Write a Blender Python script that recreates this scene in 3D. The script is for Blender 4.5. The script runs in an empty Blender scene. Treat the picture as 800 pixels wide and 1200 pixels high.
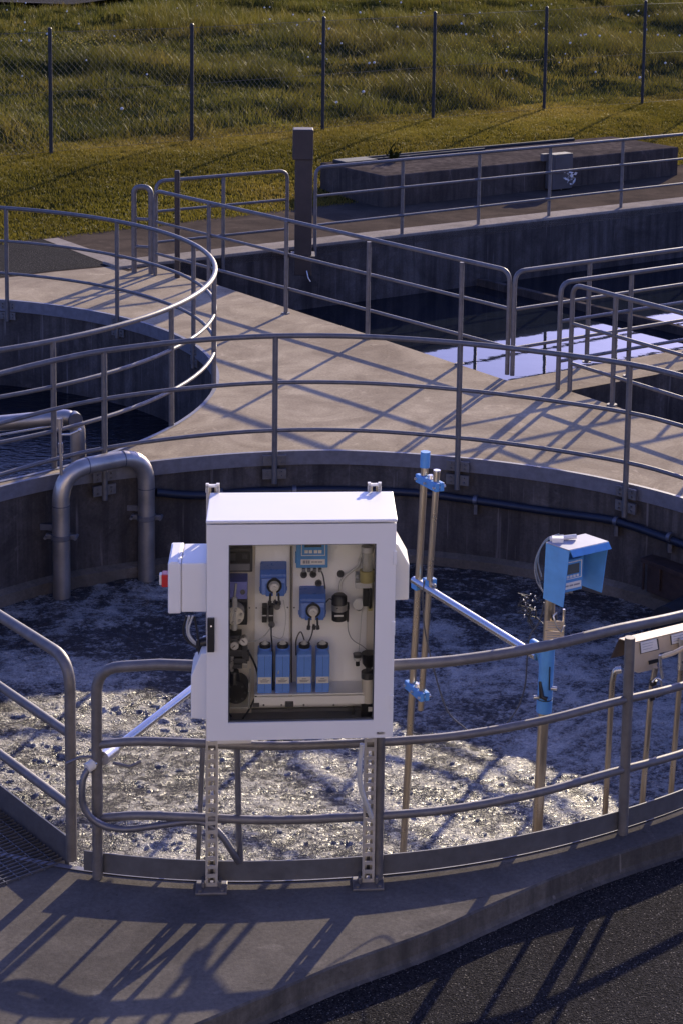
import bpy, math, random
import numpy as np
from mathutils import Vector, Matrix
random.seed(7); rng = np.random.default_rng(7)
sc = bpy.context.scene
COL = sc.collection
R = math.radians

# ------------------------------------------------------------------ camera
F, H, ROLL = 2190.0, 5.0, 0.0235                       # focal length in photo pixels (800 x 1200), eye height, roll
CX, CY = 550.0, 200.0                                  # optical axis: the photo is a crop from a larger frame (lens shift)
TH = math.atan2(CY+133, F)                             # pitch
cam_d = bpy.data.cameras.new('camera'); cam = bpy.data.objects.new('camera', cam_d); COL.objects.link(cam)
cam_d.sensor_fit = 'HORIZONTAL'; cam_d.sensor_width = 36.0; cam_d.lens = F/800*36.0
cam_d.shift_x = (400-CX)/800; cam_d.shift_y = (CY-600)/800
cam_d.clip_start = 0.1; cam_d.clip_end = 2000
cam.matrix_world = Matrix.Translation((0, 0, H)) @ Matrix.Rotation(R(90)-TH, 4, 'X') @ Matrix.Rotation(ROLL, 4, 'Z')
sc.camera = cam

# ------------------------------------------------------------------ light
SUN_EL = R(17.8); SUN_DIR = Vector((0.341, 0.940, 0)).normalized()   # plan direction towards the sun
w = bpy.data.worlds.new('World'); sc.world = w; w.use_nodes = True
nt = w.node_tree; sky = nt.nodes.new('ShaderNodeTexSky'); sky.sky_type = 'NISHITA'; sky.sun_disc = False
sky.sun_elevation = SUN_EL; sky.sun_rotation = math.atan2(SUN_DIR.x, SUN_DIR.y)
sky.altitude = 300; sky.air_density = 1.0; sky.dust_density = 1.6; sky.ozone_density = 2.2
tint = nt.nodes.new('ShaderNodeMix'); tint.data_type = 'RGBA'; tint.blend_type = 'MULTIPLY'; tint.inputs[0].default_value = 1.0
tint.inputs[7].default_value = (0.76, 0.78, 1.52, 1)                  # violet cast of the photograph's evening sky
nt.links.new(sky.outputs[0], tint.inputs[6]); nt.links.new(tint.outputs[2], nt.nodes['Background'].inputs[0]); nt.nodes['Background'].inputs[1].default_value = 0.11
sun_d = bpy.data.lights.new('sun', 'SUN'); sun = bpy.data.objects.new('sun', sun_d); COL.objects.link(sun)
sun_d.energy = 4.6; sun_d.angle = R(0.53); sun_d.color = (1.0, 0.85, 0.60)
sd = Vector((SUN_DIR.x*math.cos(SUN_EL), SUN_DIR.y*math.cos(SUN_EL), math.sin(SUN_EL)))
sun.rotation_euler = sd.to_track_quat('Z', 'Y').to_euler(); sun.location = (20, 46, 20)
sc.view_settings.view_transform = 'Standard'; sc.view_settings.look = 'None'
sc.view_settings.gamma = 1.0; sc.view_settings.exposure = 0.80
sc.render.engine = 'CYCLES'
sc.cycles.max_bounces = 8; sc.cycles.diffuse_bounces = 4; sc.cycles.glossy_bounces = 4; sc.cycles.transparent_max_bounces = 12
sc.cycles.caustics_reflective = False; sc.cycles.caustics_refractive = False
sc.cycles.sample_clamp_indirect = 4

# ------------------------------------------------------------------ survey helpers: photo pixel -> point in the place
def ray(u, v):
    a, b = u-CX, v-CY; c, s = math.cos(ROLL), math.sin(ROLL); a, b = a*c+b*s, -a*s+b*c
    x, y = a/F, -b/F
    return Vector((x, math.cos(TH)+y*math.sin(TH), -math.sin(TH)+y*math.cos(TH)))
EYE = Vector((0, 0, H))
def P(u, v, z=0.0):
    d = ray(u, v); return EYE + d*((z-H)/d.z)
def PY(u, v, Y):
    d = ray(u, v); return EYE + d*(Y/d.y)
def on_curve(u, v, curve):
    """point above a plan curve (list of xy) seen at pixel u, v (farthest or nearest chosen by the caller's curve)"""
    d = ray(u, v)
    for a, b in zip(curve, curve[1:]):
        ex, ey = b[0]-a[0], b[1]-a[1]; den = d.x*ey-d.y*ex
        if abs(den) < 1e-9: continue
        t = (a[0]*ey-a[1]*ex)/den; k = (a[0]*d.y-a[1]*d.x)/den
        if t > 0 and -1e-6 <= k <= 1+1e-6: return EYE + d*t
    return None

# ------------------------------------------------------------------ mesh helpers
ORG = {}     # root empty -> Matrix world
def V3(p): return Vector((p[0], p[1], p[2] if len(p) > 2 else 0.0))
class MB:
    def __init__(s): s.v = []; s.f = []; s.sm = []; s.mi = []
    def add(s, vs, fs, smooth=False, m=0):
        o = len(s.v); s.v += [tuple(x) for x in vs]
        for f in fs: s.f.append([i+o for i in f]); s.sm.append(smooth); s.mi.append(m)
        return s
    def box(s, lo, hi, M=None, m=0):
        x0, y0, z0 = lo; x1, y1, z1 = hi
        v = [Vector(p) for p in ((x0,y0,z0),(x1,y0,z0),(x1,y1,z0),(x0,y1,z0),(x0,y0,z1),(x1,y0,z1),(x1,y1,z1),(x0,y1,z1))]
        if M: v = [M@p for p in v]
        return s.add(v, [(0,3,2,1),(4,5,6,7),(0,1,5,4),(1,2,6,5),(2,3,7,6),(3,0,4,7)], m=m)
    def prism(s, poly, axis, a, b, M=None, m=0):
        """poly in the plane across `axis` (x: (y,z), y: (x,z), z: (x,y)), from a to b"""
        n = len(poly)
        def mk(p, h): return Vector({'x':(h,p[0],p[1]),'y':(p[0],h,p[1]),'z':(p[0],p[1],h)}[axis])
        v = [mk(p, a) for p in poly]+[mk(p, b) for p in poly]
        if M: v = [M@p for p in v]
        ar = sum(poly[i][0]*poly[(i+1)%n][1]-poly[(i+1)%n][0]*poly[i][1] for i in range(n))
        fl = (ar > 0) != (axis == 'y'); fs = [list(range(n))[::-1], list(range(n, 2*n))]+[[i,(i+1)%n,(i+1)%n+n,i+n] for i in range(n)]
        if (b < a): fl = not fl
        if not fl: fs = [f[::-1] for f in fs]
        return s.add(v, fs, m=m)
    def tube(s, pts, r, n=10, closed=False, caps=True, m=0, smooth=True, flat=1.0):
        pts = [V3(p) for p in pts]; N = len(pts)
        rs = r if isinstance(r, (list, tuple)) else [r]*N
        T = []
        for i in range(N):
            if closed: t = pts[(i+1)%N]-pts[i-1]
            else: t = pts[min(i+1, N-1)]-pts[max(i-1, 0)]
            T.append(t.normalized())
        up = Vector((0,0,1)) if abs(T[0].z) < 0.9 else Vector((0,1,0))
        X = T[0].cross(up).normalized(); vs = []
        for i in range(N):
            X = (X-T[i]*X.dot(T[i])).normalized(); Yv = T[i].cross(X)
            for k in range(n):
                a = 2*math.pi*k/n; vs.append(pts[i]+(X*math.cos(a)+Yv*math.sin(a)*flat)*rs[i])
        fs = []
        for i in range(N if closed else N-1):
            j = (i+1)%N
            for k in range(n): fs.append([i*n+k, i*n+(k+1)%n, j*n+(k+1)%n, j*n+k])
        s.add(vs, fs, smooth, m)
        if caps and not closed:
            s.add(vs[:n], [list(range(n))[::-1]], False, m); s.add(vs[-n:], [list(range(n))], False, m)
        return s
    def cyl(s, a, b, r, r2=None, n=16, m=0): return s.tube([a, b], [r, r if r2 is None else r2], n, m=m)
    def ball(s, c, r, n=10, m=0, sz=1.0):
        c = V3(c); k = max(4, n//2)
        prof = [(math.sin(math.pi*i/k), -math.cos(math.pi*i/k)) for i in range(k+1)]; vs = []; fs = []
        for (q, z) in prof:
            for j in range(n):
                a = 2*math.pi*j/n; vs.append(c+Vector((q*math.cos(a), q*math.sin(a), z*sz))*r)
        for i in range(k):
            for j in range(n): fs.append([i*n+j, i*n+(j+1)%n, (i+1)*n+(j+1)%n, (i+1)*n+j])
        return s.add(vs, fs, True, m)
    def build(s, name, mats, parent=None, local=False, bevel=0, kind=None, seg=2):
        me = bpy.data.meshes.new(name)
        vs = s.v
        if parent is not None and not local:
            r = parent
            while r.parent: r = r.parent
            Mi = ORG[r.name].inverted(); vs = [tuple(Mi@Vector(p)) for p in vs]
        me.from_pydata(vs, [], s.f); me.update()
        me.polygons.foreach_set('use_smooth', s.sm)
        for mt in (mats if isinstance(mats, (list, tuple)) else [mats]): me.materials.append(mt)
        me.polygons.foreach_set('material_index', s.mi)
        o = bpy.data.objects.new(name, me); COL.objects.link(o)
        if parent is not None: o.parent = parent
        if bevel:
            b = o.modifiers.new('bevel', 'BEVEL'); b.width = bevel; b.segments = seg; b.limit_method = 'ANGLE'; b.angle_limit = R(40)
        if kind: o['kind'] = kind
        return o
def tag(o, label=None, cat=None, group=None, kind=None):
    if label: o['label'] = label
    if cat: o['category'] = cat
    if group: o['group'] = group
    if kind: o['kind'] = kind
    return o
def root(name, loc, label, cat, group=None, rz=0.0):
    o = bpy.data.objects.new(name, None); COL.objects.link(o); o.empty_display_size = 0.1
    o.location = loc; o.rotation_euler = (0, 0, rz)
    ORG[o.name] = Matrix.Translation(Vector(loc)) @ Matrix.Rotation(rz, 4, 'Z')
    return tag(o, label, cat, group)
def copy_tree(o, parent=None):
    c = o.copy(); COL.objects.link(c); c.parent = parent
    if o.name in ORG: ORG[c.name] = ORG[o.name].copy()
    for ch in list(o.children): copy_tree(ch, c)
    return c
def catmull(pts, sub=6, closed=False):
    pts = [V3(p) for p in pts]; n = len(pts); out = []
    for i in range(n if closed else n-1):
        p1, p2 = pts[i], pts[(i+1)%n]
        p0 = pts[i-1] if (closed or i > 0) else p1*2-p2
        p3 = pts[(i+2)%n] if (closed or i+2 < n) else p2*2-p1
        for k in range(sub):
            t = k/sub
            out.append(0.5*((2*p1)+(p2-p0)*t+(2*p0-5*p1+4*p2-p3)*t*t+(-p0+3*p1-3*p2+p3)*t**3))
    if not closed: out.append(pts[-1])
    return out
def fillet(pts, rad, n=6):
    """round the inner corners of a polyline"""
    pts = [V3(p) for p in pts]; out = [pts[0]]
    for a, b, c in zip(pts, pts[1:], pts[2:]):
        d1 = (a-b); d2 = (c-b); r = min(rad, d1.length*.49, d2.length*.49)
        p = b+d1.normalized()*r; q = b+d2.normalized()*r
        for k in range(n+1):
            t = k/n; out.append(p*(1-t)**2+b*2*t*(1-t)+q*t*t)
    out.append(pts[-1]); return out
def numpy_mesh(name, verts, faces, mat, smooth=True, attr=None):
    """faces: (n,3) or (n,4) int array"""
    me = bpy.data.meshes.new(name); k = faces.shape[1]
    me.vertices.add(len(verts)); me.vertices.foreach_set('co', np.ascontiguousarray(verts, np.float32).ravel())
    me.loops.add(faces.size); me.loops.foreach_set('vertex_index', np.ascontiguousarray(faces, np.int32).ravel())
    me.polygons.add(len(faces)); me.polygons.foreach_set('loop_start', np.arange(0, faces.size, k, dtype=np.int32))
    me.polygons.foreach_set('loop_total', np.full(len(faces), k, np.int32))
    me.update(calc_edges=True); me.polygons.foreach_set('use_smooth', np.full(len(faces), smooth, bool))
    if attr:
        for an, av in attr.items():
            a = me.attributes.new(an, 'FLOAT', 'POINT'); a.data.foreach_set('value', np.ascontiguousarray(av, np.float32))
    me.materials.append(mat); me.validate()
    o = bpy.data.objects.new(name, me); COL.objects.link(o); return o

# vectorised gradient-ish value noise
_perm = rng.random((256, 256))
def vnoise(x, y):
    xi = np.floor(x).astype(int); yi = np.floor(y).astype(int); fx = x-xi; fy = y-yi
    fx = fx*fx*fx*(fx*(fx*6-15)+10); fy = fy*fy*fy*(fy*(fy*6-15)+10)
    g = lambda a, b: _perm[a & 255, b & 255]
    return (g(xi,yi)*(1-fx)+g(xi+1,yi)*fx)*(1-fy)+(g(xi,yi+1)*(1-fx)+g(xi+1,yi+1)*fx)*fy
def fbm(x, y, o=4, gain=.5):
    s = 0; a = 1; t = 0
    for i in range(o): s = s+a*vnoise(x*2**i+17.3*i, y*2**i+5.1*i); t += a; a *= gain
    return s/t
def sstep(a, b, x):
    t = np.clip((x-a)/(b-a), 0, 1); return t*t*(3-2*t)

# ------------------------------------------------------------------ materials
class NT:
    def __init__(s, name):
        s.m = bpy.data.materials.new(name); s.m.use_nodes = True; s.t = s.m.node_tree
        s.b = s.t.nodes['Principled BSDF']; s.out = s.t.nodes['Material Output']
    def n(s, typ, **kw):
        nd = s.t.nodes.new(typ)
        for k, v in kw.items():
            if k.startswith('i_'):
                key = k[2:]; key = int(key) if key.isdigit() else key
                nd.inputs[key].default_value = v
            else: setattr(nd, k, v)
        return nd
    def l(s, a, b): s.t.links.new(a, b)
    def coord(s, scale=(1,1,1)):
        g = s.n('ShaderNodeTexCoord'); mp = s.n('ShaderNodeMapping'); mp.inputs['Scale'].default_value = scale
        s.l(g.outputs['Object'], mp.inputs[0]); return mp.outputs[0]
    def noise(s, scale, detail=4, rough=.55, co=None, dist=0):
        nd = s.n('ShaderNodeTexNoise'); nd.inputs['Scale'].default_value = scale; nd.inputs['Detail'].default_value = detail
        nd.inputs['Roughness'].default_value = rough; nd.inputs['Distortion'].default_value = dist
        s.l(co if co is not None else s.coord(), nd.inputs['Vector']); return nd.outputs['Fac']
    def ramp(s, fac, stops):
        r = s.n('ShaderNodeValToRGB'); el = r.color_ramp.elements
        while len(el) < len(stops): el.new(0.5)
        for e, (p, c) in zip(el, stops):
            e.position = p; e.color = (*c, 1) if not isinstance(c, (int, float)) else (c, c, c, 1)
        s.l(fac, r.inputs[0]); return r.outputs[0]
    def mix(s, fac, a, b, typ='MIX'):
        m = s.n('ShaderNodeMix', data_type='RGBA', blend_type=typ)
        for sock, val in ((m.inputs[0], fac), (m.inputs[6], a), (m.inputs[7], b)):
            if isinstance(val, (int, float)): sock.default_value = val
            elif isinstance(val, tuple): sock.default_value = (*val[:3], 1)
            else: s.l(val, sock)
        return m.outputs[2]
    def math(s, op, a, b=0.0):
        m = s.n('ShaderNodeMath', operation=op)
        for i, v in enumerate((a, b)):
            if isinstance(v, (int, float)): m.inputs[i].default_value = v
            else: s.l(v, m.inputs[i])
        return m.outputs[0]
    def bump(s, h, strength=.3, dist=.01):
        b = s.n('ShaderNodeBump'); b.inputs['Strength'].default_value = strength; b.inputs['Distance'].default_value = dist
        s.l(h, b.inputs['Height']); s.l(b.outputs[0], s.b.inputs['Normal'])
    def set(s, col=None, rough=None, metal=None, **kw):
        if col is not None:
            if isinstance(col, tuple): s.b.inputs['Base Color'].default_value = (*col, 1)
            else: s.l(col, s.b.inputs['Base Color'])
        if rough is not None:
            if isinstance(rough, (int, float)): s.b.inputs['Roughness'].default_value = rough
            else: s.l(rough, s.b.inputs['Roughness'])
        if metal is not None: s.b.inputs['Metallic'].default_value = metal
        for k, v in kw.items(): s.b.inputs[k.replace('_', ' ')].default_value = v
        return s.m
def simple(name, col, rough=.5, metal=0.0, var=.12, vs=8.0, bump=0.0, bs=60.0, **kw):
    t = NT(name); f = t.noise(vs, 5)
    lo = tuple(c*(1-var) for c in col); hi = tuple(min(1, c*(1+var)) for c in col)
    t.set(t.ramp(f, [(.3, lo), (.7, hi)]), None, metal, **kw)
    t.l(t.math('ADD', t.math('MULTIPLY', t.noise(vs*3, 3), .2), rough-.1), t.b.inputs['Roughness'])
    if bump: t.bump(t.noise(bs, 4), bump, .004)
    return t.m
def concrete(name, a, b, stain, rough=.85, streak=False, grain=.35, spec=.0):
    t = NT(name); co = t.coord()
    base = t.ramp(t.noise(.55, 6, .6, co, .6), [(.33, a), (.68, b)])
    blot = t.ramp(t.noise(1.6, 7, .68, co, .9), [(.38, 1.0), (.60, 0.0)])
    c = t.mix(t.math('MULTIPLY', blot, .62), base, stain)
    pale = t.ramp(t.noise(3.1, 6, .7, t.coord((1, 1.2, 1)), 1.2), [(.60, 0.0), (.70, 1.0)])
    c = t.mix(t.math('MULTIPLY', pale, .45), c, tuple(min(1, x*1.35) for x in b))
    drip = t.ramp(t.noise(7.5, 3, .5, co, 2.0), [(.70, 0.0), (.75, 1.0)])
    c = t.mix(t.math('MULTIPLY', drip, .5), c, tuple(x*.6 for x in stain))
    fine = t.ramp(t.noise(42, 3, .6, co), [(.25, .80), (.75, 1.16)])
    c = t.mix(1.0, c, fine, 'MULTIPLY')
    spk = t.ramp(t.noise(150, 2, .5, co), [(.30, .72), (.44, 1.0)])
    c = t.mix(.7, c, spk, 'MULTIPLY')
    if streak:
        cs = t.coord((6, 6, .35)); st = t.ramp(t.noise(1.4, 5, .6, cs), [(.42, 0.0), (.66, 1.0)])
        c = t.mix(t.math('MULTIPLY', st, .75), c, stain)
        cs2 = t.coord((22, 22, .8)); st2 = t.ramp(t.noise(1.0, 3, .6, cs2), [(.64, 0.0), (.74, 1.0)])
        c = t.mix(t.math('MULTIPLY', st2, .35), c, tuple(min(1, x*2.4) for x in b))
    t.set(c, rough, 0, Specular_IOR_Level=spec); t.bump(t.math('ADD', t.noise(90, 4, .6, co), t.math('MULTIPLY', t.noise(9, 4, .6, co), .8)), grain, .006)
    return t.m
M = {}
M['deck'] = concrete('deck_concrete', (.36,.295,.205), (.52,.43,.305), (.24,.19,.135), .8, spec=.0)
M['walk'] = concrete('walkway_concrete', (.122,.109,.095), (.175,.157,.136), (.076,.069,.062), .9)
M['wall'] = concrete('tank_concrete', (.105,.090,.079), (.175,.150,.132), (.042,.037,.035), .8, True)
M['kerb'] = concrete('kerb_concrete', (.105,.097,.087), (.165,.152,.135), (.055,.052,.05), .9, True)
M['curb'] = concrete('light_curb_concrete', (.31,.27,.22), (.40,.345,.285), (.21,.18,.15), .8)
M['pave'] = concrete('back_paving', (.090,.070,.052), (.130,.100,.074), (.055,.045,.036), .9)
M['block'] = concrete('block_concrete', (.105,.085,.070), (.155,.125,.103), (.045,.038,.034), .85, True)
def asphalt():
    t = NT('asphalt'); co = t.coord()
    v = t.n('ShaderNodeTexVoronoi', i_Scale=120.0); t.l(co, v.inputs['Vector'])
    agg = t.ramp(v.outputs['Color'], [(.2, (.007,.007,.008)), (.8, (.044,.041,.041))])
    c = t.mix(.6, t.ramp(t.noise(1.1, 5, .6, co), [(.35, (.016,.015,.0155)), (.7, (.028,.026,.026))]), agg)
    spk = t.ramp(t.noise(120, 1, .4, co), [(.68, 0.0), (.74, 1.0)])
    c = t.mix(spk, c, (.22,.20,.17)); t.set(c, .95, 0, Specular_IOR_Level=.02)
    t.bump(t.math('ADD', v.outputs['Distance'], t.noise(60, 3, .6, co)), .6, .005); return t.m
M['asphalt'] = asphalt()
def galv(name, col, rough=.42, metal=.55):
    t = NT(name); co = t.coord()
    f = t.noise(14, 5, .6, co); g = t.noise(70, 2, .5, co)
    c = t.ramp(f, [(.3, tuple(x*.78 for x in col)), (.7, tuple(x*1.15 for x in col))])
    c = t.mix(t.math('MULTIPLY', t.ramp(t.noise(30, 4, .7, co), [(.60, 0.0), (.72, 1.0)]), .5), c, (.16,.13,.11))
    t.set(c, t.math('ADD', t.math('MULTIPLY', g, .25), rough-.1), metal); t.bump(t.noise(120, 2, .5, co), .06, .002); return t.m
M['galv'] = galv('galvanised_steel', (.185,.172,.165), .50, .45)
M['galv_d'] = galv('weathered_galvanised', (.16,.16,.18))
M['band'] = galv('coping_steel', (.19,.185,.205), .5, .25)
M['toe'] = galv('toe_plate_steel', (.12,.12,.13), .5, .35)
M['inox'] = simple('stainless_tube', (.64,.62,.60), .25, .95, .03, 4)
M['inox_d'] = simple('dull_stainless_pipe', (.52,.465,.40), .38, .8, .22, 6, .05)
M['warm_steel'] = simple('warm_steel_tube', (.56,.49,.40), .30, .92, .05, 3)  # stainless tubes; warm tone of their reflections put into the base colour
M['white'] = simple('white_powder_coat', (.84,.815,.77), .42, 0, .015, 3, .02, 400)
M['ivory'] = simple('ivory_plastic', (.80,.76,.66), .45, 0, .03, 5)
M['panel'] = simple('white_panel', (.93,.92,.90), .5, 0, .02, 4)
M['beige'] = simple('beige_strip', (.78,.73,.64), .5, 0, .04, 5)
M['blue'] = simple('blue_paint', (.07,.27,.62), .42, 0, .06, 9)
M['lblue'] = simple('light_blue_plastic', (.10,.31,.66), .45, 0, .10, 14, .03, 90)
M['pblue'] = simple('pump_blue', (.10,.21,.62), .3, 0, .06, 14)
M['pblue2'] = simple('pump_blue_face', (.22,.35,.80), .3, 0, .06, 14)
M['bottle'] = simple('bottle_blue', (.17,.36,.95), .36, 0, .06, 14)
M['violet'] = simple('violet_blue_housing', (.22,.24,.62), .4, 0, .05, 9)
M['black'] = simple('black_plastic', (.018,.018,.02), .4, 0, .2, 10)
M['dark'] = simple('dark_grey_plastic', (.07,.07,.075), .35, 0, .15, 10)
M['grey'] = simple('grey_plastic', (.22,.22,.24), .5, 0, .1, 10)
M['red'] = simple('red_plastic', (.62,.03,.03), .35, 0, .08, 10)
M['silver'] = simple('silver_metal', (.65,.63,.60), .3, .8, .1, 15)
M['print'] = simple('paper_label', (.80,.78,.75), .6, 0, .03, 20)
M['ink'] = simple('grey_ink', (.30,.30,.34), .6, 0, .05, 20)
M['screen'] = simple('lcd_screen', (.10,.12,.13), .15, 0, .05, 20)
M['amber'] = simple('amber_liquid', (.50,.44,.20), .15, 0, .1, 20)
M['navy'] = simple('navy_hose', (.010,.014,.028), .45, 0, .2, 6)
M['rubber'] = simple('dark_rubber', (.02,.02,.022), .7, 0, .2, 10)
M['rust'] = simple('rusty_steel', (.045,.026,.02), .8, .1, .35, 14, .3)
M['tan'] = simple('beige_steel', (.62,.50,.35), .5, .1, .1, 10)  # one even light beige for the sheet hood, tags and side pipe
M['pillar'] = simple('brown_grey_paint', (.060,.043,.035), .6, .1, .18, 5, .08)
M['clearhose'] = simple('milky_hose', (.62,.62,.60), .25, 0, .05, 10)
def plate_mat(name, rough=.25):
    t = NT(name); fr = t.n('ShaderNodeFresnel'); fr.inputs[0].default_value = 1.45
    tr = t.n('ShaderNodeBsdfTransparent'); tr.inputs[0].default_value = (.99,.99,.99,1)
    gl = t.n('ShaderNodeBsdfGlossy'); gl.inputs['Roughness'].default_value = rough
    mx = t.n('ShaderNodeMixShader'); t.l(fr.outputs[0], mx.inputs[0]); t.l(tr.outputs[0], mx.inputs[1]); t.l(gl.outputs[0], mx.inputs[2])
    t.l(mx.outputs[0], t.out.inputs[0]); return t.m
M['glass'] = plate_mat('window_glass', .03)
def clear_plastic():
    t = NT('clear_plastic'); tr = t.n('ShaderNodeBsdfTransparent'); df = t.n('ShaderNodeBsdfPrincipled')
    df.inputs['Base Color'].default_value = (.72,.72,.66,1); df.inputs['Roughness'].default_value = .15
    mx = t.n('ShaderNodeMixShader'); mx.inputs[0].default_value = .38
    t.l(tr.outputs[0], mx.inputs[1]); t.l(df.outputs[0], mx.inputs[2]); t.l(mx.outputs[0], t.out.inputs[0]); return t.m
M['clear'] = clear_plastic()
def water(name, bumps, col=(.012,.016,.020), rough=.04):
    t = NT(name); co = t.coord(); t.set(col, rough, 0, IOR=1.33)
    h = None
    for sc_, amp, sx in bumps:
        nz = t.math('MULTIPLY', t.noise(sc_, 3, .55, t.coord((1, sx, 1)), .3), amp); h = nz if h is None else t.math('ADD', h, nz)
    t.bump(h, 1.0, .02); return t.m
M['calm'] = water('calm_water', [(.9, .10, 1.0), (5.0, .012, 1.0)], (.010,.013,.018), .02)
M['ripple'] = water('rippled_water', [(3.0, 1.2, 1.6), (9.0, .8, 1.8)], (.008,.011,.016), .06)
def foam_mat():
    t = NT('foam_water'); a = t.n('ShaderNodeAttribute', attribute_name='foam'); co = t.coord((1, 1.3, 1))
    f = a.outputs['Fac']
    n1 = t.noise(30, 4, .6, co, .6); n2 = t.noise(72, 3, .6, co, .3)
    k = t.math('ADD', f, t.math('MULTIPLY', t.math('SUBTRACT', t.math('ADD', t.math('MULTIPLY', n1, .6), t.math('MULTIPLY', n2, .4)), .5), 2.2))
    k = t.ramp(k, [(.10, 0.0), (.92, 1.0)])
    fc = t.ramp(n2, [(.3, (.44,.40,.35)), (.7, (.74,.69,.60))])
    t.set(t.mix(k, (.050,.046,.046), fc), t.math('ADD', t.math('MULTIPLY', k, .16), .22), 0, IOR=1.33)
    t.bump(t.math('ADD', t.math('MULTIPLY', t.noise(38, 3, .6, co, .5), 1.0), t.math('MULTIPLY', t.noise(85, 3, .6, co, .3), .6)), 1.0, .034); return t.m
M['foam'] = foam_mat()
def grass_mat(name, a, b, c, tr=.45):
    t = NT(name); g = t.n('ShaderNodeNewGeometry'); tc = t.n('ShaderNodeTexCoord')
    rnd = t.n('ShaderNodeAttribute', attribute_name='tint')
    col = t.ramp(rnd.outputs['Fac'], [(0.0, a), (.5, b), (1.0, c)])
    patch = t.ramp(t.noise(.35, 4, .6), [(.35, .70), (.68, 1.2)]); col = t.mix(1.0, col, patch, 'MULTIPLY')
    t.set(col, .55); t.b.inputs['Specular IOR Level'].default_value = .25
    tl = t.n('ShaderNodeBsdfTranslucent'); t.l(col, tl.inputs[0])
    mx = t.n('ShaderNodeMixShader'); mx.inputs[0].default_value = tr
    t.l(t.b.outputs[0], mx.inputs[1]); t.l(tl.outputs[0], mx.inputs[2]); t.l(mx.outputs[0], t.out.inputs[0]); return t.m
M['lawn'] = grass_mat('lawn_blades', (.125,.108,.013), (.195,.155,.022), (.275,.20,.042))
M['meadow'] = grass_mat('meadow_blades', (.058,.062,.010), (.104,.096,.014), (.185,.142,.028))
M['soil'] = simple('grassy_soil', (.026,.030,.009), .95, 0, .35, 3, .5, 30, Specular_IOR_Level=0.0)
M['dandelion'] = simple('white_seed_head', (.75,.72,.66), .9, 0, .1, 30)
M['yellow'] = simple('yellow_flower', (.60,.42,.03), .8, 0, .1, 30)
M['wire'] = simple('fence_wire', (.06,.06,.065), .5, .5, .1, 10)
M['postpaint'] = simple('dark_fence_post', (.028,.03,.034), .5, .3, .15, 8)

# ================================================================== THE SETTING
U = Vector((.752, .659, 0)); NRM = Vector((-.659, .752, 0)); F0 = Vector((-7.06, 31.2, 0))   # fence line, its normal
def ts(t, s): return F0+U*t+NRM*s
# --- near tank rim (closed plan curve through surveyed points), centre and polar radius
TC = Vector((-.99, 12.49, 0))
_far = [(0,570),(60,557),(180,541),(300,530.5),(400,527.5),(460,531),(535,536),(600,543.5),(675,554.5),(730,566),(800,582)]
_near = [(100,1023),(175,1029),(230,1031),(350,1031),(450,1025),(540,1014),(630,997),(720,972),(800,946)]
_pol = []
for p in _far+_near:
    q = P(*p)-TC; _pol.append((math.atan2(q.y, q.x), math.hypot(q.x, q.y)))
for a in (-32, -10, 15, 160, 185, 210): _pol.append((R(a), 3.66))
_pol = sorted((a % (2*math.pi), r) for a, r in _pol)
_pa = np.array([x[0] for x in _pol]); _pr = np.array([x[1] for x in _pol])
def rim_r(a): 
    a = np.asarray(a) % (2*np.pi); s = 0; wsum = 0
    d = (a[..., None]-_pa+np.pi) % (2*np.pi)-np.pi; wt = np.exp(-(d/.16)**2)+1e-6*np.exp(-(d/.5)**2); return (wt*_pr).sum(-1)/wt.sum(-1)
NA = 240
RA = np.linspace(0, 2*np.pi, NA, endpoint=False); RR = rim_r(RA)
def rim(off=0.0, a0=0.0, a1=2*np.pi, n=None, z=0.0):
    n = n or max(8, int(abs(a1-a0)/(2*np.pi)*NA)); aa = np.linspace(a0, a1, n+1); r = rim_r(aa)+off
    return [Vector((TC.x+r[i]*math.cos(aa[i]), TC.y+r[i]*math.sin(aa[i]), z)) for i in range(n+1)]
LC = Vector((-6.38, 17.98, 0)); LR = 3.90
def lrim(off=0.0, a0=0.0, a1=2*np.pi, n=160, z=0.0):
    return [Vector((LC.x+(LR+off)*math.cos(a0+(a1-a0)*i/n), LC.y+(LR+off)*math.sin(a0+(a1-a0)*i/n), z)) for i in range(n+1)]
# --- rectangular basins
BU = Vector((.793, .609, 0)).normalized(); BW = Vector((-.643, .766, 0)).normalized()
A1 = P(594.5, 446); B1L = 7.85                        # corner and depth of the large basin
B1 = [A1, A1+BU*13, A1+BU*13+BW*9.0, A1+BW*B1L+BU*0.0]
_bk0 = P(255,302); _bk1 = P(725,248)
bdir = (_bk1-_bk0).normalized()
def isect(p, d, q, e):
    den = d.x*e.y-d.y*e.x; t = ((q.x-p.x)*e.y-(q.y-p.y)*e.x)/den; return p+d*t
dk = (P(256,334)-A1).normalized()
C1 = isect(A1, dk, _bk0, bdir)
B1 = [A1, A1+BU*13, isect(A1+BU*13, BW, _bk0, bdir), C1]
A2 = P(666,458); e2 = (P(800,502)-A2).normalized(); u2 = (P(800,433)-A2).normalized()
B2 = [A2, A2+e2*4.2, A2+e2*4.2+u2*9, A2+u2*9]
WL = -1.0; WB = -.87
def sheet(name, outer, holes, z, mat, kind='structure', depth=0.0):
    from mathutils.geometry import tessellate_polygon
    loops = [[Vector((p[0], p[1], 0)) for p in lp] for lp in [outer]+holes]
    vs = [Vector((p.x, p.y, z)) for lp in loops for p in lp]; fs = []
    for t in tessellate_polygon(loops):
        a, b, c = (vs[i] for i in t); ar = (b.x-a.x)*(c.y-a.y)-(c.x-a.x)*(b.y-a.y)
        if abs(ar) > 1e-9: fs.append(list(t) if ar > 0 else list(t)[::-1])
    return MB().add(vs, fs).build(name, mat, None, kind=kind)
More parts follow.
